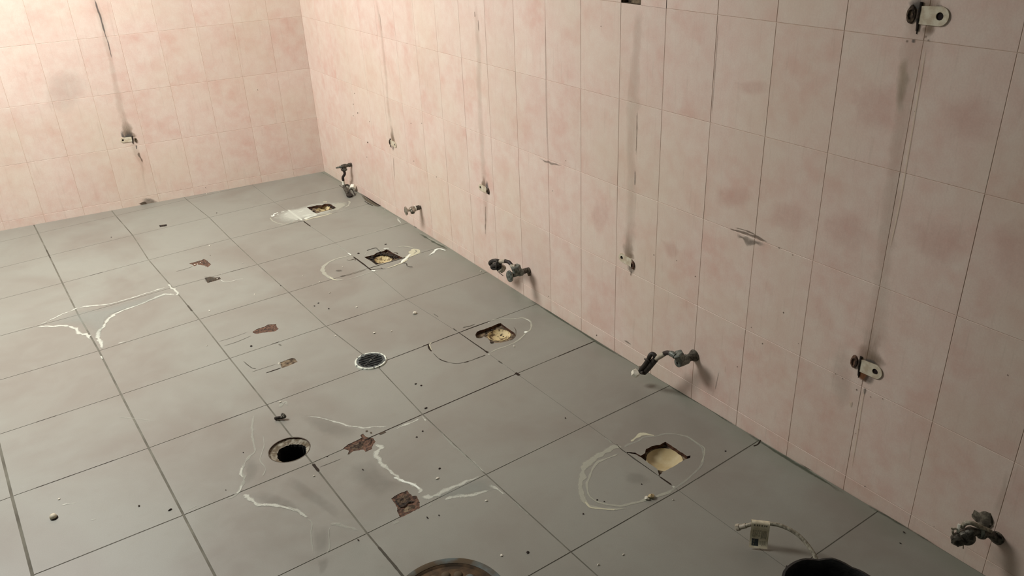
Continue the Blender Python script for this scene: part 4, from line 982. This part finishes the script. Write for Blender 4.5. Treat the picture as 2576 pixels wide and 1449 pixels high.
simple('sleeve', root, M['clearp'], lambda bm: tube(bm, spline([rw(1271.5, 657, o_), rw(1264, 657.5, o_), rw(1255, 659, o_)], 4), .0088), label='pale grey sleeve on the hose')
def f_(bm):
    a = [rw(1256, 658, o_), rw(1248, 655.5, .085), rw(1238, 657, .09), rw(1233, 661, .09), rw(1236, 666, .085), rw(1246, 668, .08), rw(1258, 666, .075)]
    tube(bm, spline(a, 6), .0085)
    b = [rw(1262, 664, .07), rw(1250, 665.5, .085), rw(1239, 669, .09), rw(1240, 674, .088), rw(1250, 674, .08), rw(1260, 671, .07)]
    tube(bm, spline(b, 6), .0090)
    tube(bm, spline([rw(1246, 652.5, .08), rw(1250, 660, .095), rw(1248, 674, .09), rw(1251, 678, .08)], 5), .004, 8)
simple('folded_hose', root, M['rubber'], f_)
simple('cable_tie', root, M['rubber'], lambda bm: tube(bm, spline([rw(1248, 677, .085), rw(1256, 686, .08), rw(1266, 694, .075)], 4), .0016, 6))
simple('white_nut', root, M['clearp'], lambda bm: (nut(bm, rw(1263.5, 676, .065), Vector((-.6, .3, .6)), .0185, .020), tube(bm, [rw(1254, 677.5, .075), rw(1251, 678, .08)], .006, 10)), False)

# fourth valve
A = rw(1747, 894); root = thing('angle_valve', A, 'stubby grey valve with black folded hose ending in bright white nut', 'valve', 'water valves along the right wall')
simple('wall_flange', root, M['darksteel'], lambda bm: tube(bm, [A+Vector((.002, 0, 0)), A+XO*.004, A+XO*.018, A+XO*.036], [.0215, .0205, .0135, .0125], 20))
simple('valve_body', root, M['steel'], lambda bm: (tube(bm, [A+XO*.034, A+XO*.038, A+XO*.062, A+XO*.078, A+XO*.080], [.0145, .0175, .0172, .0160, .012], 20), tube(bm, [A+XO*.062, A+XO*.07+Z*.02, A+XO*.078+Z*.032], [.015, .016, .013])))
simple('slot_screw', root, M['pit'], lambda bm: lathe(bm, A+XO*.0803, XO, [(.0045, 0), (0, .0004)], 12), False)
simple('hose_nut', root, M['steel'], lambda bm: nut(bm, A+XO*.074+Z*.026, Vector((-.4, .2, .8)), .0195, .024))
o_ = .085
simple('ferrule', root, M['steel'], lambda bm: tube(bm, spline([rw(1699, 896, o_), rw(1692, 891, o_), rw(1686, 888.5, o_)], 4), [.010]*8+[.0085]))
simple('hose', root, M['brownhose'], lambda bm: tube(bm, spline([rw(1687, 888.5, o_), rw(1678, 887.5, o_), rw(1670, 890, o_)], 5), .0082))
simple('sleeve', root, M['clearp'], lambda bm: tube(bm, spline([rw(1672, 889.5, o_), rw(1662, 896, .088), rw(1651, 902, .09)], 5), .0085), label='translucent sleeve on the hose')
def f_(bm):
    tube(bm, spline([rw(1651, 901, .09), rw(1646, 893, .092), rw(1640, 890.5, .095), rw(1635, 895, .1), rw(1631, 904, .1), rw(1622, 918, .1), rw(1612, 930, .1), rw(1613, 936, .1), rw(1620, 937, .1)], 6), .0078)
    tube(bm, spline([rw(1620, 936, .09), rw(1630, 926, .09), rw(1641, 913, .09), rw(1650, 902, .09)], 6), [.011]*19)
    tube(bm, spline([rw(1622, 903, .1), rw(1629, 906, .11), rw(1637, 910, .1)], 4), .0030, 8)
simple('folded_hose', root, M['rubber'], f_)
simple('pin', root, M['chrome'], lambda bm: tube(bm, [rw(1611, 923, .1), rw(1606, 931, .1)], .0045, 10))
simple('white_nut', root, M['whitep'], lambda bm: nut(bm, rw(1598.5, 939, .1), (rw(1606, 930, .1)-rw(1598, 940, .1)).normalized(), .0150, .017), False)

# fifth valve, corroded, with a pale strap
A = rw(2509, 1352); root = thing('angle_valve', A, 'corroded valve wrapped with a pale strap, nearest the bottom right corner', 'valve', 'water valves along the right wall')
simple('wall_pipe', root, M['darksteel'], lambda bm: (tube(bm, [A+Vector((.002, 0, 0)), A+XO*.006, A+XO*.006, rw(2490, 1344, .02), rw(2474, 1341, .035)], [.017, .017, .011, .0095, .0095], 16)))
simple('valve_body', root, M['darksteel'], lambda bm: (tube(bm, spline([rw(2478, 1343, .03), rw(2468, 1342, .04), rw(2455, 1338, .05), rw(2442, 1338, .06), rw(2432, 1344, .066)], 4), [.011]*2+[.014]*3+[.0105]*6+[.013]*6), lathe(bm, rw(2431, 1350, .065), Vector((-.8, -.5, .15)), [(0, -.013), (.017, -.013), (.020, -.008), (.020, .008), (.016, .013), (0, .014)], 24)))
simple('elbow_collar', root, M['steel'], lambda bm: tube(bm, [rw(2471, 1340, .036), rw(2462, 1339, .042)], .0150, 16))
simple('front_cap', root, M['darksteel'], lambda bm: (lathe(bm, rw(2410, 1357, .082), Vector((-.8, -.5, -.1)), [(0, -.01), (.014, -.01), (.0165, -.004), (.015, .008), (.008, .011), (0, .006)], 18), blob(bm, rw(2402, 1360, .085), .009, 1, 1, 1, 4, .5)))
simple('strap', root, M['hose'], lambda bm: tube(bm, spline([rw(2420, 1326, .07), rw(2428, 1317, .07), rw(2441, 1315, .065), rw(2455, 1320, .055), rw(2472, 1328, .04), rw(2492, 1337, .02)], 6), [.0055]*31, 10), label='pale strap over the valve')
simple('sealing_tape', root, M['whitep'], lambda bm: box(bm, rw(2411.5, 1329, .078), Vector((.3, -.9, 0)).normalized(), Vector((.9, .3, 0)).normalized(), Vector((0, .05, 1)).normalized(), .0035, .002, .0125, .001), label='white vertical tape end')
for q_, r_ in (([(2408, 1331, .08), (2400, 1330, .085), (2396, 1338, .09), (2399, 1345, .088), (2405, 1346, .083)], .0025), ([(2393, 1327, .09), (2397, 1335, .088), (2398, 1344, .085)], .002), ([(2411, 1362, .08), (2409.5, 1374, .08)], .003), ([(2424, 1362, .07), (2423, 1380, .07)], .0014)):
    simple('torn_thread', root, M['hose'] if r_ != .003 else M['darksteel'], lambda bm: tube(bm, spline([rw(*p) for p in q_], 4), r_, 6))
simple('mortar_lump', root, mat_plain('grey_old_mortar', (118, 112, 98), (78, 72, 62), 70, .95, 0, .002), lambda bm: (blob(bm, rw(2479, 1311, .002), .020, .3, .9, 1.2, 6, .3, 3), blob(bm, rw(2463, 1302, .001), .019, .2, 1.0, .9, 8, .35, 3)))
ws(R_, 'drip_band', [(2505, 1300), (2520, 1250), (2535, 1180)], [.03, .02, .01], 'band'); ws(R_, 'drip_band', [(2505, 1365), (2500, 1395), (2495, 1430)], [.04, .04, .03], 'band')

# ------------------------------------------------------------------ loose hose with paper label
hz = [(1852, 1327, .042), (1864, 1325.5, .048), (1876.6, 1322.5, .056), (1895, 1318.5, .066), (1915, 1316.5, .072), (1938.5, 1317.5, .074), (1964, 1322.5, .073), (1993, 1335.5, .068), (2016.6, 1354, .058), (2037.6, 1379, .046), (2052, 1403, .034), (2062, 1430, .02), (2080, 1455, .008)]
HP = [fl(u, v, z) for u, v, z in hz]
root = thing('loose_hose', fl(1964, 1322.5), 'curved pale plastic hose lying on the floor with a paper tag around it', 'hose')
simple('hose', root, M['hose'], lambda bm: tube(bm, spline(HP[1:], 8), .0052, 14))
simple('end_nut', root, M['clearp'], lambda bm: (nut(bm, HP[0]+(HP[1]-HP[0])*.35, HP[1]-HP[0], .0095, .011), tube(bm, [HP[0]+(HP[1]-HP[0])*.8, HP[2]], .0068, 12)))
ax = (HP[5]-HP[3]); ax.z = 0; ax.normalize(); mid = (HP[3]+HP[5])/2+Vector((0, 0, .0)); mid.z = .050
cv = -Z.cross(ax) if (-Z.cross(ax)).dot(CAM-mid) > 0 else Z.cross(ax)          # towards the viewer
Lc = fl(1914, 1316.5, .072); hw = .0235
prof = [(-.0075, -.022), (-.0082, -.006), (-.006, .004), (0, .0065), (.006, .004), (.0085, -.004), (.0098, -.014), (.0085, -.030), (.0110, -.046), (.0170, -.060), (.022, -.0665)]
PR = spline([Vector((a, b, 0)) for a, b in prof], 4)
V = []; FC = []
for k, p in enumerate(PR):
    for sgn in (-1, 1): V.append(Lc+ax*hw*sgn+cv*p.x+Z*p.y+ax*.002*(k/len(PR)) * -1)
for k in range(len(PR)-1): FC.append([2*k, 2*k+1, 2*k+3, 2*k+2])
tag_o = mesh_obj('paper_tag', V, FC, M['paper'], root); tag_o['label'] = 'printed paper tag folded over the hose'
sm = tag_o.modifiers.new('thick', 'SOLIDIFY'); sm.thickness = .0004; sm.offset = -1
# printed lines (run down the tag) and the dark block, laid on the front of the paper
acc = [0]
for a, b in zip(PR, PR[1:]): acc.append(acc[-1]+(b-a).length)
def onp(s, x):
    s = max(0, min(acc[-1]-1e-5, s)); k = max(i for i in range(len(acc)-1) if acc[i] <= s); t = (s-acc[k])/(acc[k+1]-acc[k]); p = PR[k]+(PR[k+1]-PR[k])*t
    d = PR[k+1]-PR[k]; nrm = Vector((-d.y, d.x, 0)).normalized(); nrm = -nrm if nrm.x < 0 and nrm.y < 0 else nrm
    if k > len(PR)*.4 and nrm.x < 0: nrm = -nrm
    p = p+nrm*.0005
    return Lc+ax*(x*hw)+cv*p.x+Z*p.y-ax*.002*(k/len(PR))
def strip(V, FC, s0, s1, x0, x1, n=10):
    s0 = s_top+(s0-s_top)*KS; s1 = s_top+(s1-s_top)*KS
    b = len(V)
    for k in range(n+1):
        s = s0+(s1-s0)*k/n; V += [onp(s, x0), onp(s, x1)]
    for k in range(n): FC.append([b+2*k, b+2*k+1, b+2*k+3, b+2*k+2])
V = []; FC = []; r = random.Random(3); T = acc[-1]; s_top = T-.074; KS = 1.27
for x in [-.72, -.64, -.50, -.40, -.30, -.18, -.06, .04]:
    a = s_top+.015; e = a+.004+r.random()*.014; strip(V, FC, a, e, x, x+.035)
    if r.random() > .4: strip(V, FC, e+.002, s_top+.036-r.random()*.004, x, x+.03)
for x in [.18, .27, .36, .45, .54, .63, .72]:
    strip(V, FC, s_top+.014+r.random()*.003, s_top+.038-r.random()*.002, x, x+.04)
for x in [.08, .2, .3, .4, .5, .6, .7]: strip(V, FC, s_top+.042, s_top+.050+r.random()*.003, x, x+.035, 4)
for x in [-.7, -.4, -.2, .1, .4, .6]: strip(V, FC, s_top+.002, s_top+.006, x, x+.12, 3)
mesh_obj('printed_lines', V, FC, M['ink'], tag_o)
V = []; FC = []; strip(V, FC, s_top+.0385, s_top+.054, -.76, -.04, 8); mesh_obj('dark_block', V, FC, M['logo'], tag_o)
V = []; FC = []; strip(V, FC, s_top+.0400, s_top+.046, -.56, -.46, 4); strip(V, FC, s_top+.048, s_top+.052, -.62, -.50, 4)
def lift(V): return [v+cv*.0002+Z*.0001 for v in V]
mesh_obj('block_mark', lift(V), FC, M['ink'], tag_o)

# ------------------------------------------------------------------ black plastic container at the bottom edge
hc = .13; c = fl(2096, 1499, hc); c = Vector((c.x, c.y, 0))
root = thing('black_bucket', c, 'black plastic bucket with a dented rim cut off by the bottom edge of the photo', 'bucket')
bm = bmesh.new(); n = 48; prof = [(.088, 0), (.092, .004), (.112, hc-.02), (.1165, hc-.018), (.120, hc-.006), (.119, hc), (.113, hc+.001), (.109, hc-.006), (.106, hc-.02), (.084, .008), (0, .008)]
RG = []
for r, h in prof:
    if r == 0: RG.append([bm.verts.new(c+Z*h)]); continue
    rg = []
    for k in range(n):
        a = 2*math.pi*k/n; d = Vector((math.cos(a), math.sin(a), 0)); t = h/hc
        rr = r*(1+t*(.03*noise.noise(d*1.2+Vector((3, 1, 0)))+.02*noise.noise(d*6)+.012*noise.noise(Vector((d.x*9, d.y*9, h*40)))))
        rg.append(bm.verts.new(c+d*rr+Z*(h+t*.008*noise.noise(d*2.4+Vector((0, 4, 2))))))
    RG.append(rg)
for a, b in zip(RG, RG[1:]):
    for k in range(n):
        k2 = (k+1) % n; bm.faces.new((a[k], a[k2], b[0]) if len(b) == 1 else (a[k], a[k2], b[k2], b[k]))
bm.faces.new(RG[0][::-1])
bm_obj('bucket_shell', bm, M['bag'], root, True, 60)
simple('bucket_handle', root, M['darksteel'], lambda bm: tube(bm, spline([c+Vector((.118, -.02, hc-.012)), c+Vector((.145, -.07, hc-.05)), c+Vector((.09, -.13, hc-.075)), c+Vector((-.02, -.145, hc-.06)), c+Vector((-.112, -.04, hc-.012))], 8), .0018, 8))

# ------------------------------------------------------------------ rusty round cover at the bottom edge
c = fl(1131, 1516, .012); c = Vector((c.x, c.y, 0))
root = thing('rusty_round_cover', c, 'rusty round metal cover with a ring of raised knobs, cut off at the bottom edge', 'metal cover')
simple('cover_disc', root, M['rust'], lambda bm: lathe(bm, c, Z, [(.150, 0), (.152, .008), (.149, .0125), (.138, .0130), (.131, .010), (.126, .0065), (.118, .0075), (.112, .010), (.060, .012), (.052, .008), (.045, .012), (0, .014)], 72))
simple('raised_rim', root, M['rustpaint'], lambda bm: lathe(bm, c+Z*.0004, Z, [(.1515, .004), (.1523, .008), (.1494, .0127), (.139, .0133), (.133, .0112)], 72))
for k in range(18):
    a = 2*math.pi*(k+.3)/18; p = c+Vector((math.cos(a)*.0925, math.sin(a)*.0925, .0102))
    simple('knob', root, M['rustpaint'], lambda bm: lathe(bm, p, Z, [(.0125, 0), (.0115, .003), (.008, .0052), (0, .006)], 16))

# ------------------------------------------------------------------ small things on the floor
p = fl(135, 1303); root = thing('bolt_cap', p, 'single round pale cap standing on the tile at the far left front', 'cap')
simple('dome', root, M['brack'], lambda bm: lathe(bm, p, Z, [(.0082, 0), (.0098, .003), (.0098, .007), (.0075, .0115), (.003, .0135), (0, .0138)], 24))
simple('base', root, M['darkbit'], lambda bm: lathe(bm, p+Vector((.002, -.002, 0)), Z, [(.0098, 0), (.0100, .0025), (.0085, .004)], 20))
a_, b_ = fl(691, 1053, .006), fl(712, 1050, .008); root = thing('bent_anchor', fl(702, 1053), 'bent dark metal anchor lying on the joint behind the open round hole', 'metal anchor')
simple('shank', root, M['black'], lambda bm: tube(bm, spline([a_, (a_+b_)/2+Z*.001, b_], 5), [.0045]+[.0056]*8+[.004], 10))
simple('bent_tip', root, M['darksteel'], lambda bm: (tube(bm, spline([b_, fl(717, 1048, .012), fl(714, 1043, .018), fl(709, 1040, .021)], 4), [.0045, .005, .005, .005, .005, .0045, .004, .004, .004, .0035, .003, .003, .002], 8), tube(bm, [fl(709, 1051, .01), fl(708, 1042, .018)], [.0045, .002], 8)))
root = thing('crumbled_pebble', fl(1633, 1253), 'pair of joined cream plaster lumps on the near edge of the nearest oval ring', 'plaster lump')
simple('lump', root, M['cream'], lambda bm: blob(bm, fl(1638, 1248.5, .005), .0095, 1.0, .9, .75, 2, .4))
simple('lump', root, M['crumb'], lambda bm: (blob(bm, fl(1626, 1253, .004), .0062, 1, 1, .8, 5, .4), blob(bm, fl(1631, 1255, .003), .0040, 1, 1, .7, 7, .4)))
root = thing('plaster_chunk', fl(1043, 787), 'largest white chunk on the tile between second and third toilet outlets', 'plaster lump')
simple('chunk', root, M['crumb'], lambda bm: blob(bm, fl(1043, 786.5, .005), .0075, 1.1, .9, .7, 1, .35))
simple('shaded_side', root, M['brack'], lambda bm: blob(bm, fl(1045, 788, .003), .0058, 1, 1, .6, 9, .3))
def crumb(name, u, v, r, mat, label, cat, grp, seed, flat=.6):
    bm = bmesh.new(); p = fl(u, v); blob(bm, Vector((0, 0, 0)), r, 1+.5*math.sin(seed), 1-.3*math.sin(seed*2), flat, seed, .45, 1)
    o = bm_obj(name, bm, mat, None, False); o.location = (p.x, p.y, p.z+r*flat*.7); tag(o, label, cat, grp); return o
wl = [(968, 528), (1209, 683), (942, 838), (985, 834), (862, 672), (787, 718), (804, 710), (830, 737), (897, 773), (528, 618), (611, 662), (520, 870), (527, 782), (790, 1198), (705, 1012), (149, 1256), (844, 846), (552, 486), (520, 488), (1505, 1422), (1568, 1396), (1224, 1200+60), (702, 915), (762, 694), (1293, 872), (957, 632), (1010, 512), (1100, 1204), (1262, 1398), (1693, 1258), (558, 691), (640, 741)]
for k, (u, v) in enumerate(wl):
    crumb('plaster_crumb', u, v, .0028+.0012*((k*7) % 5)/5, M['crumb'], 'tiny white plaster crumb lying loose on the grey floor', 'crumb', 'white crumbs on the floor', k, .7)
dl = [(706, 719), (801, 763), (791, 770), (827, 777), (529, 643), (913, 1182), (1106, 1179), (1072, 1027), (1048, 1100), (1063, 1085), (1104, 1260+37), (1075, 1303), (1467, 1293), (1502, 1258), (1328, 1390), (632, 871), (568, 1233), (612, 1139), (350, 1273), (428, 1283), (280, 597), (545, 536), (1422, 1052), (2274, 1340), (2265, 1367), (1825, 1135), (970, 615), (902, 638), (1614, 1218), (1520, 1262), (901, 1359), (1981, 1427), (823, 1149), (1046, 966), (1060, 970)]
for k, (u, v) in enumerate(dl):
    crumb('dirt_crumb', u, v, .0026+.0022*((k*5) % 4)/4, M['darkbit'], 'tiny dark grit crumb lying loose on the grey floor', 'grit', 'dark grit on the floor', k+.5, .5)
def wire(pts, label):
    bm = bmesh.new(); tube(bm, spline([fl(u, v, .0022) for u, v in pts], 6), .0011, 6); o = bm_obj('thin_wire', bm, M['rubber']); tag(o, label, 'wire'); return o
wire(px(T2, [(1010, 302), (1100, 270), (1185, 256), (1230, 298), (1290, 338)]), 'thin dark wire arching over the back edge of the second drain hole')
wire(px(T2, [(1690, 540), (1760, 548), (1765, 585), (1810, 612), (1875, 618)]), 'thin curled dark wire right of the second drain ring')
